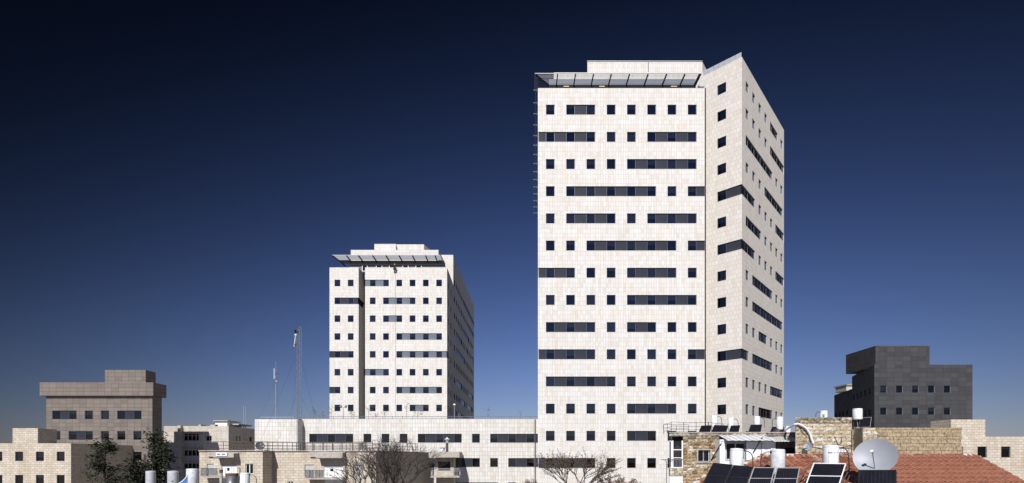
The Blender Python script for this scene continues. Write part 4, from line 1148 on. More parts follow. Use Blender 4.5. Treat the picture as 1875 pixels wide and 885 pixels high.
for i_, (pts, mt_, lab) in enumerate((([(1233, 824), (1240, 815.5), (1249, 820), (1248, 825)], 'cardboard', 'crumpled cardboard sheet behind the upper glass of the stone house balcony'),
                      ([(1232, 829), (1240, 826), (1246.5, 827), (1244.5, 835), (1237, 837)], 'cardboard', 'olive board leaning inside the glazed balcony of the stone house'),
                      ([(1243.5, 840), (1248, 825), (1249, 825.4), (1245.5, 855)], 'wood', 'brown plank leaning upright inside the glazed balcony of the stone house'))):
    m = MB(); P0 = [W(x, y, DS + .5) for x, y in pts]; k = Vector((0, .04, .0))
    if W(*pts[1], DS).x < W(*pts[0], DS).x: P0 = P0
    m.face(P0[::-1]); m.face([p + k for p in P0])
    for q in range(len(P0)): m.face([P0[q], P0[(q + 1) % len(P0)], P0[(q + 1) % len(P0)] + k, P0[q] + k])
    o = m.build(('cardboard_sheet', 'board', 'plank')[i_], mt_)
    tag(o, lab, ('cardboard', 'board', 'plank')[i_])
# clothes-line bracket
cl = MB(); cl.tube([W(1220.5, 900, DS - .4), W(1220.5, 846, DS - .4), W(1217.5, 842.3, DS - .4)], .03, 5); cl.tube([W(1211, 842, DS - .4), W(1232, 842, DS - .1)], .03, 5)
cl.tube([W(1220.5, 856, DS - .4), W(1227, 843, DS - .4)], .02, 5); cl.tube([W(1220.5, 850, DS - .4), W(1229, 858, DS - .05)], .02, 5); cl.build('clothes_line_bracket', 'rusty_steel', SH)
# white enclosed balcony with barred window
e_0, e_1 = X(1318, DS - 1), X(1396, DS - 1)
zt_, zb_ = Z(805, DS - 1), Z(853, DS - 1)
ew = MB(); hw_ = [(X(1330, DS - 1) - e_0, X(1365, DS - 1) - e_0, Z(842, DS - 1), Z(811, DS - 1))]
hole_wall(ew, (e_0, DS - 1), (1, 0), X(1420, DS - 1) - e_0, zb_, zt_, hw_, rec=.12)
ew.face([(e_0, DS - .02, zb_), (e_0, DS - 1, zb_), (e_0, DS - 1, zt_), (e_0, DS - .02, zt_)])
ew.face([(X(1420, DS - 1), DS - 1, zb_), (X(1420, DS - 1), DS - .02, zb_), (X(1420, DS - 1), DS - .02, zt_), (X(1420, DS - 1), DS - 1, zt_)])
ew.face([(e_0, DS - .02, zb_), (X(1420, DS - 1), DS - .02, zb_), (X(1420, DS - 1), DS - 1, zb_), (e_0, DS - 1, zb_)])
ew.build('enclosed_balcony', ['white_paint', 'metal_sheet'], SH)
MB().box((e_0 - .1, DS - 1.05, zb_ - .35), (X(1420, DS - 1), DS - .1, zb_ - .01)).build('balcony_floor', 'concrete', SH)
opening(SH, 1330, 811, 1365, 842, DS - 1, 'window')
gb = MB()
for k in range(13):
    u = X(1329 + 3.05 * k, DS - 1.06); gb.tube([(u, DS - 1.08, Z(843.5, DS - 1)), (u, DS - 1.08, Z(809.8, DS - 1))], .014, 4)
for py in (810, 818, 840, 843): gb.tube([(X(1328.5, DS - 1.06), DS - 1.08, Z(py, DS - 1)), (X(1366, DS - 1.06), DS - 1.08, Z(py, DS - 1))], .016, 4)
gb.build('window_bars', 'black_metal', SH)
for px in (1325.5, 1365.5, 1394): MB().box((X(px, DS - 1) - .05, DS - 1.03, zb_), (X(px, DS - 1) + .05, DS - 1.003, zt_)).build('cover_strip', 'metal_sheet' if px > 1330 else 'white_paint', SH)
MB().box((X(1319, DS - 1), DS - 1.02, Z(809, DS - 1)), (X(1394, DS - 1), DS - 1.002, Z(808.2, DS - 1))).build('cover_strip', 'frame_metal', SH)
# tilted sheet awnings
def awning(pl, pr, py_hi, py_lo, Dh, Dl, ribs, mat):
    m = MB(); n = ribs
    for k in range(n):
        u0, u1 = k / n, (k + 1) / n
        A = lambda u, D, py: Vector((X(pl, Dh) + (X(pr, Dh) - X(pl, Dh)) * u, D, Z(py, D)))
        up = Vector((0, 0, .03 if k % 2 else 0))
        q = [A(u0, Dl, py_lo) + up, A(u1, Dl, py_lo) + up, A(u1, Dh, py_hi) + up, A(u0, Dh, py_hi) + up]
        m.face(q); m.face([p - Vector((0, 0, .02)) for p in q[::-1]])
        m.face([q[1], q[0], q[0] - Vector((0, 0, .05)), q[1] - Vector((0, 0, .05))])
    return m.build('awning', mat, SH)
awning(1316, 1398, 797.5, 806, DS - .05, DS - 1.9, 14, 'awning_sheet'); awning(1396, 1478, 800.5, 808, DS - .05, DS - 1.7, 30, 'awning_sheet')
for p, q in (((1321, 812, DS - 1.15), (1302, 843, DS - .1)), ((1396, 801, DS - 1.6), (1379, 829, DS - 1.1))):
    MB().beam(W(*p), W(*q), .07).build('awning_arm', 'black_metal', SH)
MB().box((X(1420, DS - .2), DS - .25, Z(834, DS - .2)), (X(1470, DS - .2), DS - .13, Z(808.5, DS - .2))).build('dark_opening', 'mortar', SH)
MB().box((X(1437, DS - .3), DS - .32, Z(834, DS - .3)), (X(1457, DS - .3), DS - .26, Z(820, DS - .3))).build('opening_window', 'spandrel', SH)
# rails on the flat roof
RY = DS + .6
zrf = hz + .07
rail_line(SH, [(X(1229, RY), RY, zrf), (X(1300, RY), RY + .4, zrf), (X(1329, RY + 2), RY + 2.6, zrf)], .95, 1.3, 'roof_railing', 'black_metal', r=.022)
rail_line(SH, [(X(1229, RY), RY, zrf), (X(1231, RY), RY + 2.6, zrf), (X(1262, RY + 2.6), RY + 2.8, zrf)], .9, 1.2, 'roof_railing', 'black_metal', r=.02)

# ================================================================== water heaters
def boiler(px, py_top, D, wpx, h, zbase, label, group, tilt=0.0, mat='tank_white', pipe=1, name='water_heater'):
    x = X(px, D); zt = Z(py_top, D); r = wpx * D / F_PX / 2
    t = thing(name, label, 'water tank', (x, D, zbase), group)
    zb = zt - h
    m = MB(); m.lathe([(r * .6, 0), (r * .96, .01), (r, .05), (r, h - .04), (r * .97, h - .012), (r * .8, h), (r * .2, h + .015)], (0, 0, 0), 28)
    tank = m.build('tank', mat, t, True)
    tank.matrix_parent_inverse = Matrix(); tank.location = (0, 0, zb - zbase); tank.rotation_euler = (0, tilt, 0)
    sm_ = MB(); sm_.box((-.008, -r - .006, .04), (.008, -r + .01, h - .04)); so_ = put('seam', sm_.mesh('seam', 'tank_grime'), tank, sub=True); so_.rotation_euler = (0, 0, random.uniform(-1.2, 1.2))
    for k in range(2):
        hb_ = MB(); hb_.lathe([(r + .002, 0), (r + .006, .004), (r + .006, .02), (r + .002, .024)], (0, 0, .06 + k * (h - .14)), 28); put('hoop', hb_.mesh('hoop', 'tank_grime'), tank, sub=True)
    if zb > zbase + .05:
        s = MB()
        for a in range(3):
            q = (x + r * .8 * math.cos(a * 2.09 + .5), D + r * .8 * math.sin(a * 2.09 + .5)); s.beam((*q, zbase - .01), (*q, zb + .06), .035)
        s.build('stand', 'rusty_steel', t)
    if pipe:
        s = pipe
        z = zt - h * .12
        pts = [Vector((x + s * r * .97, D, z)), Vector((x + s * (r + .12), D - .02, z + .02))]
        for k in range(7):
            a = k / 6 * math.pi / 2; pts.append(Vector((x + s * (r + .12 + .28 * math.sin(a)), D - .03, z - .26 + .28 * math.cos(a))))
        pts.append(Vector((x + s * (r + .42), D - .05, max(zbase, z - .9))))
        MB().tube(pts, .018 if D < 30 else .025, 6).build('pipe', 'rubber', t, True)
        MB().tube([(x + s * (r - .02), D - .02, z), (x + s * (r + .04), D - .02, z)], .035, 8).build('fitting', 'black_metal', t)
    return t
def collector(tl, tr, bl, br, label, group, bars=1, thick=.08, stand=True, zfoot=None, frame='galvanised', ribs=False):
    """solar collector through four world points: casing, absorber, cross bar and legs"""
    TLp, TRp, BLp, BRp = [Vector(p) for p in (tl, tr, bl, br)]
    c = (TLp + TRp + BLp + BRp) / 4
    zf = min(BLp.z, BRp.z) - .02 if zfoot is None else zfoot
    t = thing('solar_collector', label, 'solar panel', (c.x, c.y, zf), group)
    nrm = (BRp - BLp).cross(TLp - BLp).normalized()
    if nrm.y > 0: nrm = -nrm
    bk = -nrm * thick
    m = MB(); Q = [BLp, BRp, TRp, TLp]
    m.face([p + bk for p in Q[::-1]])
    for a, b in zip(Q, Q[1:] + Q[:1]): m.face([b, a, a + bk, b + bk])
    m.face(Q); m.build('casing', 'black_metal', t)
    f = MB(); e = nrm * .008
    for a, b in zip(Q, Q[1:] + Q[:1]): f.beam(a + e, b + e, .035, .03, up=tuple(nrm))
    f.build('frame', frame, t)
    ins = [c + (p - c) * .94 + nrm * .004 for p in Q]
    rows = bars + 1
    for k in range(rows):
        a = k / rows; b = (k + 1) / rows - .004
        L0, L1, R0, R1 = ins[0].lerp(ins[3], a), ins[0].lerp(ins[3], b), ins[1].lerp(ins[2], a), ins[1].lerp(ins[2], b)
        g = MB(); g.face([L0, R0, R1, L1]); go = g.build('absorber_glass', 'absorber', t)
        if not ribs: continue
        fins = MB()
        for q in range(1, 9):
            fins.beam(L0.lerp(R0, q / 9) + nrm * .002, L1.lerp(R1, q / 9) + nrm * .002, .006, .004, up=tuple(nrm))
        fins.build('fins', 'fin_black', go)
    for k in range(1, rows):
        a = k / rows; MB().beam(BLp.lerp(TLp, a) + e, BRp.lerp(TRp, a) + e, .03, .025, up=tuple(nrm)).build('cross_bar', frame, t)
    if stand:
        s = MB()
        for p in (TLp.lerp(TRp, .1) + bk, TRp.lerp(TLp, .1) + bk): s.beam(p, (p.x, p.y + .05, zf), .035)
        for p in (BLp.lerp(BRp, .1) + bk, BRp.lerp(BLp, .1) + bk): s.beam(p, (p.x, p.y, min(zf, p.z - .02)), .035)
        s.build('stand', 'rusty_steel', t)
    return t
GR = 'white water tanks on the stone house roof'
boiler(1307.5, 761, 48.0, 11.5, 1.15, zrf, 'slim white water tank just behind the bend of the roof railing', GR, 0, 'tank_white', 1)
boiler(1338, 765.5, 47.4, 10.5, 1.05, zrf, 'white water tank with a rod in front, above the white enclosed balcony', GR, 0, 'tank_white', 1)
boiler(1386, 762.5, 47.6, 10.5, 1.15, zrf, 'white water tank behind the lone collector over the awning gap', GR, 0, 'tank_white', 1)
boiler(1427.5, 763.5, 46.4, 11.5, 1.2, zrf, 'white water tank beside the small air conditioner on the stone house roof', GR, 0, 'tank_white', -1)
GC = 'collectors lying along the stone house roof edge'
Dc = 45.7
for (a, b, c_, d_), lab in ((((1284.5, 780), (1303, 779.5), (1279.5, 791.8), (1300, 791.5)), 'dark solar collector below the slim tank at the railing bend'),
        (((1308, 779), (1333.5, 780), (1302.5, 791.5), (1329, 791)), 'solar collector with a faded brown patch in the middle of the roof edge row'),
        (((1338.5, 780), (1355, 779.5), (1335, 791), (1352, 790.5)), 'dark solar collector right above the barred balcony window'),
        (((1375, 778.5), (1395, 778), (1370, 790), (1392.5, 789.5)), 'lone dark solar collector over the gap between the two awnings'),
        (((1414, 782.5), (1436.5, 782), (1410, 789.5), (1436.5, 789)), 'low flat solar collector beside the air conditioner')):
    collector(W(*a, Dc + .8), W(*b, Dc + .8), Vector((X(c_[0], Dc), Dc, zrf + .03)), Vector((X(d_[0], Dc), Dc, zrf + .03)), lab, GC, 0, .07, True, zrf, 'black_metal')
AC = thing('air_conditioner', 'small white air conditioner unit at the end of the stone house roof', 'air conditioner', (X(1441, 45.6), 45.6, zrf))
MB().box((X(1437.5, 45.6), 45.4, zrf + .02), (X(1445, 45.6), 45.8, zrf + .58)).build('case', 'tank_white', AC)
fn = MB(); fn.tube([(X(1440.6, 45.4), 45.40, zrf + .3), (X(1440.6, 45.4), 45.385, zrf + .3)], .13, 14); fn.build('fan_grille', 'tank_grime', AC)
for s in (1438, 1444): MB().box((X(s, 45.6) - .03, 45.42, zrf - .005), (X(s, 45.6) + .03, 45.78, zrf + .02)).build('foot', 'rubber', AC)

# ================================================================== tall stone wall house on the right
DH = 42.0
HH = thing('tall_stone_house', 'taller stone house of squared blocks with a lichen-dark parapet', 'building', (X(1520, DH) + 2, DH + 4, 0))
h0, h1 = X(1456, DH), X(1558.5, DH)
zh = Z(764.5, DH)
hm = MB(); hm.prism([(h0, DH), (h1, DH), (h1, DH + 8), (X(1458, DH + 8), DH + 8)], 0, zh - .03, 0, 1); hm.build('wall', ['mortar', 'roofing'], HH)
stone_wall(HH, (h0, DH), (1, 0), h1 - h0, Z(836, DH), zh - .52, .29, .42, .72, 'ashlar_stone', [(X(1533, DH) - h0, X(1552, DH) - h0, Z(829, DH), Z(822, DH))])
stone_wall(HH, (h0, DH), (1, 0), h1 - h0, zh - .52, zh, .26, .3, .6, 'lichen_stone', proud=.12)
stone_wall(HH, (h1, DH), (0, 1), 3, Z(836, DH), zh, .29, .45, .75, 'ashlar_stone')
# recess with pipes, then the continuing wall
h2, h3 = X(1579, DH), X(1760, DH)
h4 = MB(); h4.prism([(h1 + .01, DH + 1.1), (h2, DH + 1.1), (h2, DH), (h3, DH), (h3, DH + 7.9), (h1 + .01, DH + 7.9)], 0, Z(783.5, DH), 0, 1); h4.build('side_wall', ['mortar', 'roofing'], HH)
stone_wall(HH, (h2, DH), (1, 0), X(1606, DH) - h2, Z(838, DH), Z(783.5, DH), .29, .42, .72, 'ashlar_stone')
stone_wall(HH, (h1 + .02, DH + 1.1), (1, 0), h2 - h1 - .04, Z(838, DH), Z(783.5, DH), .29, .42, .72, 'ashlar_stone')
# coursed wall beyond, outside the photograph's edge
fr2 = MB(); z = Z(838, DH)
while z < Z(784, DH) - .1:
    u = X(1606, DH) - random.uniform(0, .3)
    while u < h3 - .2:
        L = random.uniform(.42, .72); fr2.box((max(u, X(1606, DH)) + .01, DH - .08 - random.uniform(0, .05), z + .01), (min(h3, u + L) - .01, DH - .001, min(z + .28, Z(783.5, DH)))); u += L
    z += .29
fr2.build('stone_courses', 'ashlar_stone', HH)
for px, r in ((1566, .05), (1569.5, .07), (1573, .09), (1576, .06)):
    x = X(px, DH + .9); MB().tube([(x, DH + .95, Z(842, DH)), (x + .03, DH + .92, Z(812, DH)), (x, DH + .95, Z(781, DH))], r, 7).build('wall_pipe', random.choice(('galvanised', 'frame_metal')), HH)
for pts in ([(1559, 842, DH - .1), (1559.5, 800, DH - .1), (1560, 786, DH - .1), (1566, 784, DH + .5)], [(1564, 800, DH + .8), (1568, 790, DH + .8), (1577, 806, DH + .8), (1586, 811, DH - .15)],
            [(1485, 818, DH - .12), (1510, 822, DH - .12), (1545, 819, DH - .12), (1572, 812, DH - .12)], [(1528, 800, DH - .14), (1532, 808, DH - .14), (1535, 816, DH - .14)], [(1540, 812, DH - .14), (1542, 800, DH - .14)],
            [(1462, 777, DH - .14), (1468, 790, DH - .14), (1478, 800, DH - .14)]):
    MB().tube([W(*p) for p in pts], .022, 5).build('cable', 'rubber', HH)
for pts, r in (([(1441, 786, DH + 2.6), (1448, 781, DH + .5), (1456, 777, DH - .15), (1461, 776, DH - .25)], .085), ([(1461, 776, DH - .25), (1470, 780, DH - .3), (1477, 785, DH - .3), (1483, 794, DH - .3), (1486, 804, DH - .3), (1489, 812, DH - .3)], .085)):
    MB().tube([W(*p) for p in pts], r, 8).build('insulated_pipe', 'tank_white', HH, True)
vb = MB()
for k in range(6): vb.box((X(1534.5 + 2.8 * k, DH), DH - .13, Z(828.5, DH)), (X(1536.2 + 2.8 * k, DH), DH - .1, Z(822.5, DH)))
vb.build('vent_bars', 'white_paint', HH)
MB().box((X(1533, DH), DH - .09, Z(829, DH)), (X(1552, DH), DH - .01, Z(822, DH))).build('vent_opening', 'interior', HH)
# lower raking wall between the two stone houses
rk = MB(); Dk = 43.0
Pf = [W(1445, 840, Dk), W(1470, 812, Dk), W(1478, 806, Dk), W(1478, 840, Dk)]
tag(dish(1480, 818, 41.3, .33, (-.75, -.6, .25), 'small grey satellite dish fixed to the tall stone house wall', 'dish_grey', Z(826, 41.3)), None)
wt = boiler(1508, 752.5, 44.5, 12.5, 1.0, zh - .04, 'white water tank with a green label above the lichen-dark parapet', None, 0, 'tank_white', -1)
gl_ = MB(); gl_.box((X(1508, 44.2) - .05, 44.5 - .318, Z(764, 44.5)), (X(1508, 44.2) + .1, 44.5 - .27, Z(759, 44.5))); gl_.build('label_patch', 'green_print', wt)
zsd = Z(783.5, DH)
w2_ = boiler(1570, 748.5, 44.2, 15.5, .95, zsd, 'white water tank on a stand in front of the dark office block', None, 0, 'tank_white', 0)
collector(W(1569, 766, 44.6), W(1595.5, 764.5, 44.6), W(1571, 783, 43.6), W(1593, 782.5, 43.6), 'solar collector on a pipe stand beside the tall stone house parapet', None, 0, .08, True, zsd, 'galvanised')

# ================================================================== tiled roof house
DR = 21.2
RH = thing('tiled_house', 'red clay tiled roof house with mortared ridge below the stone houses', 'building', (X(1540, 20), 20, 0))
zrd = Z(833.5, DR)
sl_a = rad(27)
sv = Vector((0, -math.cos(sl_a), -math.sin(sl_a)))           # down the slope, towards the street
xrl, xrr = X(1409, DR), X(1790, DR)
slen = 3.9
low = Vector((0, DR, zrd)) + sv * slen
hipx = xrl - 6.2
rm = MB(); off = Vector((0, math.sin(sl_a), -math.cos(sl_a))) * .06
rm.face([Vector((hipx, low.y, low.z)) + off, Vector((xrr, low.y, low.z)) + off, Vector((xrr, DR, zrd)) + off, Vector((xrl, DR, zrd)) + off])
hbk = X(1413, DR + 3.4)
rm.face([Vector((hbk, DR + 3.4, low.z)) + off, Vector((hipx, low.y, low.z)) + off, Vector((xrl, DR, zrd)) + off])
rm.face([Vector((xrr, DR + 3.4, low.z)) + off, Vector((hbk, DR + 3.4, low.z)) + off, Vector((xrl, DR, zrd)) + off, Vector((xrr, DR, zrd)) + off])
rm.build('roof_deck', 'mortar', RH)
MB().prism([(hipx + .8, low.y + .3), (xrr - .3, low.y + .3), (xrr - .3, DR + 3.0), (hbk + .3, DR + 3.0)], 0, low.z - .12).build('wall', 'old_stone', RH)
def tile_mesh(seed):
    rnd = random.Random(seed); m = MB(); tw, tl, n = .235, .40, 6
    prof = [(0, .0), (.14, .045), (.38, .055), (.54, .008), (.80, .0), (1.0, .02)]
    A = [Vector((u * tw, 0, z + .045 + rnd.uniform(-.002, .002))) for u, z in prof]; B = [Vector((u * tw, tl, z + rnd.uniform(-.002, .002))) for u, z in prof]
    for k in range(n - 1):
        m.face([A[k], A[k + 1], B[k + 1], B[k]])
        m.face([A[k] - Vector((0, 0, .018)), A[k + 1] - Vector((0, 0, .018)), A[k + 1], A[k]])
    return m.mesh('roof_tile', 'clay_tile')
TM = [tile_mesh(k) for k in range(5)]
rotx = sl_a
exp_, twd = .335, .225
cnt = 0; extra = MB()
for r in range(11):
    s = .02 + exp_ * (r + 1)
    base = Vector((0, DR, zrd)) + sv * s
    x = xrl - min(s, slen) / slen * 6.2 + .05
    x = math.ceil(x / twd) * twd
    while x < xrr - .25:
        nrm_ = Vector((0, -math.sin(sl_a), math.cos(sl_a)))
        if x < X(1612, base.y) and cnt < 300:
            t = put('roof_tile', random.choice(TM), RH, base + Vector((x + random.uniform(-.008, .008), 0, 0)) + nrm_ * random.uniform(-.004, .006))
            t.rotation_euler = (rotx + random.uniform(-.015, .015), random.uniform(-.01, .01), random.uniform(-.015, .015)); cnt += 1
        else:
            R = Matrix.Rotation(rotx, 3, 'X')
            for p in random.choice(TM).polygons:
                extra.face([base + Vector((x, 0, 0)) + R @ TM[0].vertices[v].co for v in p.vertices] if False else [base + Vector((x, 0, 0)) + R @ TM[r % 5].vertices[v].co for v in p.vertices])
        x += twd
tag(extra.build('roof_tiles', 'clay_tile', RH), kind='stuff')
x = xrl
while x < xrr - .4:                                          # mortared ridge and hip tiles
    L = .36; m = MB(); n = 7
    for k in range(n):
        a0_, a1_ = math.pi * k / n, math.pi * (k + 1) / n
        f = lambda a, u, g: Vector((x + u, DR - math.cos(a) * .10 * g, zrd - .03 + math.sin(a) * .085 * g))
        m.face([f(a0_, 0, 1.06), f(a0_, L, .96), f(a1_, L, .96), f(a1_, 0, 1.06)])
    m.build('ridge_tile', random.choice(('clay_tile', 'lime_mortar', 'clay_tile')), RH); x += L * .93
MB().box((xrl, DR - .16, zrd - .10), (xrr, DR - .08, zrd - .035)).build('ridge_mortar', 'lime_mortar', RH)
hp = [Vector((xrl, DR, zrd)).lerp(Vector((hipx, low.y, low.z)), k / 20) for k in range(21)]
for a, b in zip(hp, hp[1:]):
    MB().tube([a + Vector((0, 0, .02)), b + Vector((0, 0, .05))], .085, 7, r2=.10).build('hip_tile', random.choice(('lime_mortar', 'lime_mortar', 'clay_tile')), RH)
def on_roof(px, D):
    """height of the tiled slope at distance D"""
    return zrd - (DR - D) * math.tan(sl_a) + .03
# collectors and tanks on the tiled roof
GT = 'big collectors in a row on the tiled roof'
Dt, Db = 18.6, 17.9
for (a, b, c_, d_), lab in ((((1306, 848.7), (1340.6, 852.2), (1283, 894), (1322, 896)), 'black collector with dull casing at the hip end of the tiled roof row'),
        (((1343, 853), (1378, 856), (1322, 896), (1362, 897)), 'black collector second from the hip end of the tiled roof row'),
        (((1380.5, 857), (1418.5, 857.2), (1366, 897), (1408, 897)), 'black ribbed collector with a grey frame in front of the grimy dented tank'),
        (((1423, 857.6), (1463.5, 857.8), (1412, 897), (1456, 897)), 'black ribbed collector next to the bare tiles and the silver-framed one')):
    collector(W(*a, Dt), W(*b, Dt), W(*c_, Db), W(*d_, Db), lab, GT, 1, .08, True, on_roof(0, Db) - .05, 'galvanised' if a[0] > 1370 else 'black_metal', a[0] > 1370)
collector(W(1490, 849, 18.6), W(1548, 850, 18.6), W(1472.5, 896, 17.7), W(1533, 897, 17.7), 'large collector in a bright silver frame below the tank with blue lettering', GT, 1, .08, True, on_roof(0, 17.8) - .05, 'tank_white')
collector(W(1573, 862, 17.6), W(1640, 862, 17.6), W(1570, 905, 17.1), W(1640, 905, 17.1), 'dark ribbed collector beneath the large satellite dish', GT, 0, .08, True, on_roof(0, 17.3) - .3, 'black_metal', True)
GK = 'water tanks standing on the tiled roof'
boiler(1347, 821.5, 19.3, 22.5, .95, on_roof(0, 19.3) - .06, 'leaning white water tank in front of the barred balcony window', GK, .045, 'tank_white', 1)
boiler(1424, 823, 19.3, 24.5, .95, on_roof(0, 19.3) - .06, 'grimy streaked water tank standing on the tiled roof hip', GK, 0, 'tank_grime', -1)
T3 = boiler(1520.5, 815.5, 19.4, 26, .95, on_roof(0, 19.4) - .06, 'white water tank with blue handwritten lettering on the tiled roof', GK, .02, 'tank_white', 1)
# blue lettering painted round the tank
def lettering(parent, text, size, u0, z, px, D, r):
    cu = bpy.data.curves.new('lettering', 'FONT'); cu.body = text; cu.size = size; cu.resolution_u = 3; cu.offset = .004
    to = bpy.data.objects.new('tmp_text', cu); COL.objects.link(to)
    bpy.context.view_layer.update()
    me = bpy.data.meshes.new_from_object(to.evaluated_get(bpy.context.evaluated_depsgraph_get()))
    bpy.data.objects.remove(to)
    bm = bmesh.new(); bm.from_mesh(me); bmesh.ops.subdivide_edges(bm, edges=bm.edges, cuts=1); bmesh.ops.triangulate(bm, faces=bm.faces)
    x0 = X(px, D)
    for v in bm.verts:
        a = (u0 + v.co.x) / r; zz = v.co.y
        v.co = Vector((x0 + math.sin(a) * (r + .004), D - math.cos(a) * (r + .004), z + zz))
    bm.to_mesh(me); bm.free()
    me.materials.clear(); me.materials.append(M['ink_blue'])
    return put('lettering', me, parent)
r3 = 26 * 19.4 / F_PX / 2
lettering(T3, "'\u05e9\u05de", .085, .06, Z(830.5, 19.4), 1520.5, 19.4, r3)
lettering(T3, "8", .07, -.02, Z(830.3, 19.4), 1520.5, 19.4, r3)
lettering(T3, "'\u05de\u05d9\u05d9\u05e8\u05d5\u05de", .05, -.22, Z(830.0, 19.4), 1520.5, 19.4, r3)
# pipe frame beside the silver collector
pf_ = thing('pipe_frame', 'rusty pipe frame lying on the tiles between the two collector groups', 'frame', (X(1470, 19), 19, on_roof(0, 19)))
for p, q in (((1462, 885), (1478, 857)), ((1478, 857), (1489, 856)), ((1540, 886), (1556, 859)), ((1547, 890), (1560, 862))):
    MB().beam(W(*p, 18.4), W(*q, 19.2), .03).build('pipe', 'rusty_steel', pf_)
dish(1604, 839, 18.3, .68, (-.62, -.62, .30), 'large grey satellite dish over the edge of the tiled roof', 'dish_grey', on_roof(0, 18.3) - .2)

# ================================================================== roof clutter at the lower left
RL = thing('flat_roof', 'flat grey roof carrying water tanks in front of the long apartment house', 'roof', (X(330, 27), 27, 0))
zfl = Z(893, 27)
MB().box((X(120, 27), 25.5, 0), (X(470, 27), 31, zfl)).build('deck', 'roofing', RL)
boiler(276, 862.5, 27.5, 16, .95, zfl, 'narrow grimy water tank below the dark conifer', None, 0, 'tank_grey', 0)
ST = boiler(317, 862.5, 27, 18, .95, zfl, 'greyish water tank with small coloured stickers at its foot', None, 0, 'tank_grey', 0)
boiler(351.5, 858.5, 27, 20, 1.05, zfl, 'tallest pale water tank beside the blue tarpaulin', None, .03, 'tank_grime', 0)
boiler(448, 866, 27, 16.5, .9, zfl, 'white water tank to the side of the rusty steel drum', None, .03, 'tank_white', 1)
rk_ = 18 * 27 / F_PX / 2
for px_, mt_ in ((318, 'yellow_plastic'), (321, 'rust')):
    put('sticker', MB().box((X(px_, 27) - .03, 27 - rk_ * .96, Z(881.8, 27)), (X(px_, 27) + .03, 27 - rk_ * .9 + .04, Z(880, 27))).mesh('sticker', mt_), ST)
dr_ = thing('steel_drum', 'grey steel drum with a rusty rim on the flat roof', 'drum', (X(425, 28), 28, zfl))
rr_ = 21 * 28 / F_PX / 2
MB().lathe([(rr_, 0), (rr_, .2), (rr_ * 1.03, .22), (rr_, .24), (rr_, .62)], (X(425, 28), 28, zfl), 22).build('barrel', 'tank_steel', dr_, True)
MB().lathe([(rr_ * 1.02, .60), (rr_ * 1.05, .63), (rr_ * 1.05, .72), (rr_ * .9, .73), (rr_ * .88, .66)], (X(425, 28), 28, zfl), 22).build('rim', 'rust', dr_, True)
cp_ = thing('flue', 'thin brown flue pipe beside the steel drum', 'pipe', (X(405, 28.5), 28.5, zfl))
MB().tube([(X(405, 28.5), 28.5, zfl - .01), (X(405, 28.5), 28.5, Z(863, 28.5))], .085, 10).build('pipe', 'concrete', cp_)
MB().tube([(X(405, 28.5), 28.5, Z(866, 28.5)), (X(405, 28.5), 28.5, Z(860, 28.5))], .1, 10).build('collar', 'rusty_steel', cp_)
tp = thing('tarpaulin', 'blue tarpaulin with white hem stretched between two water tanks', 'tarpaulin', (X(335, 26), 26, zfl))
m = MB(); n = 10
for k in range(n):
    f = lambda t, e: W(324 + 18 * t, 887 - 14 * t ** 1.6 + e, 26 - .15 * t)
    A_, B_ = k / n, (k + 1) / n
    m.face([f(A_, 0) , f(B_, 0), f(B_, -1.6), f(A_, -1.6)], 1); m.face([f(A_, 9 * A_ + 1), f(B_, 9 * B_ + 1), f(B_, 0), f(A_, 0)], 0)
m2 = MB(); m2.v, m2.f, m2.m = m.v, m.f, m.m
so2 = m2.build('sheet', ['blue_tarp', 'tank_white'], tp)
so2.modifiers.new('thickness', 'SOLIDIFY').thickness = .02
MB().tube([(X(342, 25.85), 25.88, zfl - .01), (X(342, 25.85), 25.88, Z(871, 25.85))], .025, 6).build('post', 'galvanised', tp)

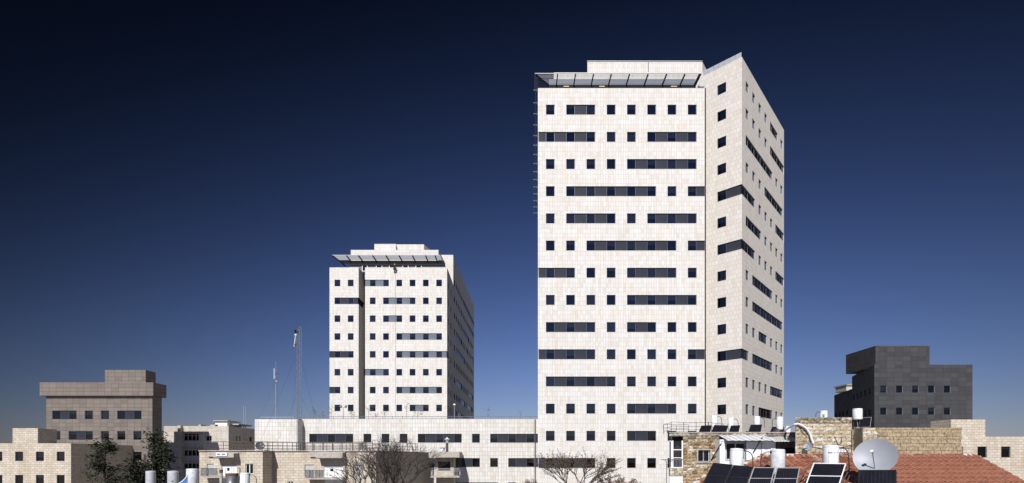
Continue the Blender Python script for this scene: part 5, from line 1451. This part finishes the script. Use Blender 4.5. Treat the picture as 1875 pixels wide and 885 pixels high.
# ================================================================== bare tree
def bare_tree(name, px, D, base_py, top_py, spread, seed, label, mat='bark', r0=.16, depth=6, leaf=0, fork=3, lean=0.0, LF=.30, up=.12):
    rnd = random.Random(seed)
    x, zt = X(px, D), Z(top_py, D); zb = Z(base_py, D)
    t = thing(name, label, 'tree', (x, D, 0))
    trunk = MB(); br = MB(); lf = MB()
    trunk.tube([(x, D, -.05), (x + .05, D, zb * .5), (x, D, zb)], r0 * 1.5, 8, r2=r0)
    trunk.build('trunk', mat, t, True)
    H = zt - zb
    def grow(p, d, L, r, k):
        q = p + d * L * .5 + Vector((rnd.uniform(-1, 1), rnd.uniform(-1, 1), rnd.uniform(-.2, .5))) * L * .07
        e = q + (d + Vector((0, 0, up))).normalized() * L * .5
        br.tube([p, q, e], r, 5 if k > 3 else 4 if k > 1 else 3, r2=r * .66)
        if leaf and k <= 2:
            for _ in range(leaf):
                c = p.lerp(e, rnd.random()) + Vector((rnd.uniform(-1, 1), rnd.uniform(-1, 1), rnd.uniform(-1, 1))) * .10
                u = Vector((rnd.uniform(-1, 1), rnd.uniform(-1, 1), rnd.uniform(-1, 1))).normalized() * rnd.uniform(.04, .085)
                v = u.orthogonal().normalized() * rnd.uniform(.025, .05)
                lf.face([c - u, c + v, c + u, c - v])
        if k == 0: return
        for j in range(rnd.choice((2, 2, 3)) if k < depth - 1 else fork):
            ax = Vector((rnd.uniform(-1, 1), rnd.uniform(-1, 1), rnd.uniform(-.3, .3))).normalized()
            nd = (d + ax * rnd.uniform(.35, .85)).normalized()
            nd.z = max(nd.z, .12)
            grow(p.lerp(e, rnd.uniform(.65, 1)) if j else e, nd.normalized(), L * rnd.uniform(.62, .86), r * .62, k - 1)
    base = Vector((x, D, zb - .05))
    for j in range(fork + 1):
        a = 6.283 * j / (fork + 1) + rnd.uniform(-.4, .4)
        d = Vector((math.cos(a) * spread + lean, math.sin(a) * spread, 1)).normalized()
        grow(base, d, H * LF, r0 * .72, depth)
    br.build('branches', mat, t)
    if lf.f: lf.build('leaves', 'dry_leaf', t)
    return t
bare_tree('bare_tree', 722, 40, 930, 796, .55, 11, 'spreading leafless tree in front of the long apartment house', 'bark', .13, 5, 0, 4, 0, .345, .3)
bare_tree('bare_tree', 672, 44, 930, 822, .7, 5, 'smaller leafless tree tangled beside the larger bare one', 'bark', .11, 4, 0, 4, 0, .37, .25)
bare_tree('leafy_winter_tree', 1056, 48, 912, 808, 1.0, 23, 'winter tree with shrivelled brown leaves before the tall tower', 'bark', .11, 4, 3, 4, .12, .36, .2)
bare_tree('winter_shrub', 1128, 46, 915, 852, .9, 31, 'low shrub with withered leaves near the stone house, before the tall tower', 'bark', .06, 4, 4, 3, .12)
bare_tree('winter_shrub', 1150, 47, 920, 866, .9, 37, 'smaller withered shrub next to the clothes-line bracket', 'bark', .05, 4, 4, 3, .12)
bare_tree('winter_shrub', 972, 50, 905, 868, .6, 41, 'few bare twigs rising where podium and tall tower meet', 'bark', .05, 3, 2, 3)
bare_tree('winter_shrub', 872, 50, 910, 870, .6, 43, 'few bare twigs in front of the podium below its lowest windows', 'pale_bark', .05, 3, 0, 3)

# ================================================================== dark conifer at the left
def conifer(px, D, top_py, rad_, label, seed, n=5200):
    rnd = random.Random(seed); x = X(px, D); zt = Z(top_py, D)
    t = thing('conifer_tree', label, 'tree', (x, D, 0))
    MB().tube([(x, D, -.05), (x, D, zt * .5), (x + .1, D, zt - .6)], .28, 8, r2=.05).build('trunk', 'bark', t)
    limb, cr = MB(), MB()
    zlo = 6.0
    for k in range(70):
        f = rnd.random(); z = zlo + (zt - .4 - zlo) * f; R = rad_ * (1 - f) ** .62 * rnd.uniform(.55, 1.12) + .25
        a = rnd.uniform(0, 6.283); tip = Vector((x + math.cos(a) * R, D + math.sin(a) * R, z + rnd.uniform(-.3, .45)))
        base = Vector((x, D, z - .3)); limb.tube([base, base.lerp(tip, .6) + Vector((0, 0, .2)), tip], .05, 4, r2=.015)
        for q in range(n // 70):
            u = rnd.uniform(.25, 1.05); c = base.lerp(tip, u) + Vector((rnd.gauss(0, .22), rnd.gauss(0, .22), rnd.gauss(-.1, .22)))
            dv = Vector((math.cos(a) + rnd.uniform(-.7, .7), math.sin(a) + rnd.uniform(-.7, .7), rnd.uniform(-.9, .5))).normalized()
            L = rnd.uniform(.12, .3); sv_ = dv.orthogonal().normalized() * rnd.uniform(.03, .07); sv_.rotate(Matrix.Rotation(rnd.uniform(0, 6.28), 3, dv))
            cr.face([c - sv_ * .4, c + dv * L * .5 - sv_, c + dv * L, c + dv * L * .5 + sv_])
    limb.build('limbs', 'bark', t); cr.build('crown', 'needle', t)
conifer(284, 34, 789, 2.2, 'dark green conifer standing in front of the brown tower block', 3, 9000)
conifer(262, 33, 815, 2.0, 'second dark conifer crowding behind the narrow grimy water tank', 9, 8000)
conifer(190, 45, 790, 2.6, 'broad conifer farther along the roofs from the brown tower block', 12, 8000)

# ================================================================== rope-access worker on the lower tower
rx = X(724.3, DL)
fx, fz = rx, Z(494, DL)
PR = bpy.data.meshes.new('body')
Yb = DL - .62
J = {'pel': (fx, Yb, fz - .05), 'waist': (fx - .01, Yb - .06, fz + .16), 'chest': (fx - .02, Yb - .10, fz + .42), 'neck': (fx - .02, Yb - .07, fz + .60), 'head': (fx - .03, Yb - .07, fz + .76), 'crown': (fx - .03, Yb - .05, fz + .86),
     'shL': (fx - .21, Yb - .08, fz + .53), 'elL': (fx - .34, Yb - .02, fz + .28), 'wrL': (fx - .22, Yb - .22, fz + .10), 'haL': (fx - .15, Yb - .27, fz + .05),
     'shR': (fx + .18, Yb - .08, fz + .53), 'elR': (fx + .24, Yb - .20, fz + .34), 'wrR': (fx + .07, Yb - .28, fz + .52), 'haR': (fx + .02, Yb - .28, fz + .60),
     'hiL': (fx - .12, Yb, fz - .10), 'knL': (fx - .21, Yb + .22, fz - .42), 'anL': (fx - .25, Yb + .50, fz - .74), 'toL': (fx - .27, Yb + .585, fz - .62),
     'hiR': (fx + .12, Yb, fz - .10), 'knR': (fx + .23, Yb + .22, fz - .40), 'anR': (fx + .30, Yb + .50, fz - .72), 'toR': (fx + .32, Yb + .585, fz - .60)}
rads = {'pel': .15, 'waist': .145, 'chest': .175, 'neck': .06, 'head': .10, 'crown': .075, 'sh': .075, 'el': .05, 'wr': .035, 'ha': .045, 'hi': .10, 'kn': .065, 'an': .05, 'to': .042}
names = list(J); base_l = Vector((fx, DL - .6, Z(766, DL)))
ed = [('pel', 'waist'), ('waist', 'chest'), ('chest', 'neck'), ('neck', 'head'), ('head', 'crown')]
for s in 'LR': ed += [('chest', 'sh' + s), ('sh' + s, 'el' + s), ('el' + s, 'wr' + s), ('wr' + s, 'ha' + s), ('pel', 'hi' + s), ('hi' + s, 'kn' + s), ('kn' + s, 'an' + s), ('an' + s, 'to' + s)]
PR.from_pydata([J[k] for k in names], [(names.index(a), names.index(b)) for a, b in ed], [])
PR.materials.append(M['dark_cloth'])
P_ = thing('person', 'rope-access worker in dark clothes and yellow helmet hanging on the lower tower face', 'person', (fx, Yb, fz - .75))
body = put('body', PR, P_)
md = body.modifiers.new('skin', 'SKIN'); PR.skin_vertices.new() if not PR.skin_vertices else None
for k, nme in enumerate(names):
    sv2 = PR.skin_vertices[0].data[k]; rr0_ = rads.get(nme, rads.get(nme[:2], .05)); sv2.radius = (rr0_, rr0_); sv2.use_root = nme == 'pel'
body.modifiers.new('smooth', 'SUBSURF').levels = 1
body.modifiers[-1].render_levels = 2
hd = Vector(J['head'])
MB().lathe([(.135, .03), (.15, .05), (.14, .10), (.11, .16), (.06, .20), (.01, .21)], hd, 14).build('helmet', 'yellow_plastic', P_, True)
hn = MB(); hn.lathe([(.165, -.03), (.17, 0), (.165, .04)], J['pel'], 12); hn.tube([J['hiL'], Vector(J['hiL']) + Vector((-.05, .1, -.1))], .115, 8); hn.build('harness', 'rubber', P_)
bgm = MB(); bgm.box((fx - .36, Yb - .1, fz - .22), (fx - .18, Yb + .1, fz + .08)); bgm.build('tool_bag', 'dark_cloth', P_)
rp = MB(); rp.tube([(X(731.5, 109), 109.0, ZC2 - .3), (fx + .12, DL - .05, ZL + .04), (fx + .02, Yb - .28, fz + .58), (fx, Yb - .16, fz + .1), (fx, DL - .25, fz - 1.2), (fx, DL - .12, ZP + 1)],   .014, 5)
tag(rp.build('climbing_rope', 'rope'), 'thin dark rope hanging down the lower tower beneath the worker', 'rope')

# ================================================================== far hills and low roofs beyond the edges
hm_ = MB(); n = 90
pts = [(-2600 + 5200 * k / n, 1900 + 200 * math.sin(k * .3), 22 + 14 * math.sin(k * .37) + 9 * math.sin(k * .91 + 1)) for k in range(n + 1)]
for a, b in zip(pts, pts[1:]):
    hm_.face([(a[0], a[1] - 600, -1), (b[0], b[1] - 600, -1), b, a]); hm_.face([(b[0], b[1] + 600, -1), (a[0], a[1] + 600, -1), a, b])
struct(hm_.build('hills', 'hill'))
def low_house(px, D, wpx, top_py, depth, mat, label, cols, rows):
    x0 = X(px, D); w_ = wpx * D / F_PX; zt = Z(top_py, D)
    t = thing('low_house', label, 'building', (x0 + w_ / 2, D + depth / 2, 0))
    m = MB(); cc = [w_ * (k + .5) / cols for k in range(cols)]
    facade(t, m, (x0, D), (1, 0), w_, 0, zt, cc, {zt - 1.8 - 3.2 * k: list(range(cols)) for k in range(rows)}, w=1.1, h=1.3, blinds=.4)
    P4 = [(x0 + w_, D), (x0 + w_, D + depth), (x0, D + depth), (x0, D)]
    for a, b in zip(P4, P4[1:]): m.face([(*a, 0), (*b, 0), (*b, zt), (*a, zt)])
    m.face([(x0, D, zt), (x0 + w_, D, zt), (x0 + w_, D + depth, zt), (x0, D + depth, zt)], 2)
    m.build('wall', [mat, 'reveal_metal', 'roofing'], t)
    MB().prism([(x0 + .4, D + .7), (x0 + w_ - .4, D + .7), (x0 + w_ - .4, D + depth - .5), (x0 + .4, D + depth - .5)], .5, zt - .4).build('interior', 'interior', t)
    MB().box((x0 + w_ * .3, D + 2, zt - .01), (x0 + w_ * .55, D + 5, zt + 2.2)).build('roof_room', mat, t)
low_house(-60, 70, 190, 812, 12, 'old_stone', 'low stone house beside the brown tower block, away from the conifers', 5, 4)
low_house(1690, 60, 260, 800, 12, 'old_stone', 'low stone house past the dark office block', 6, 4)
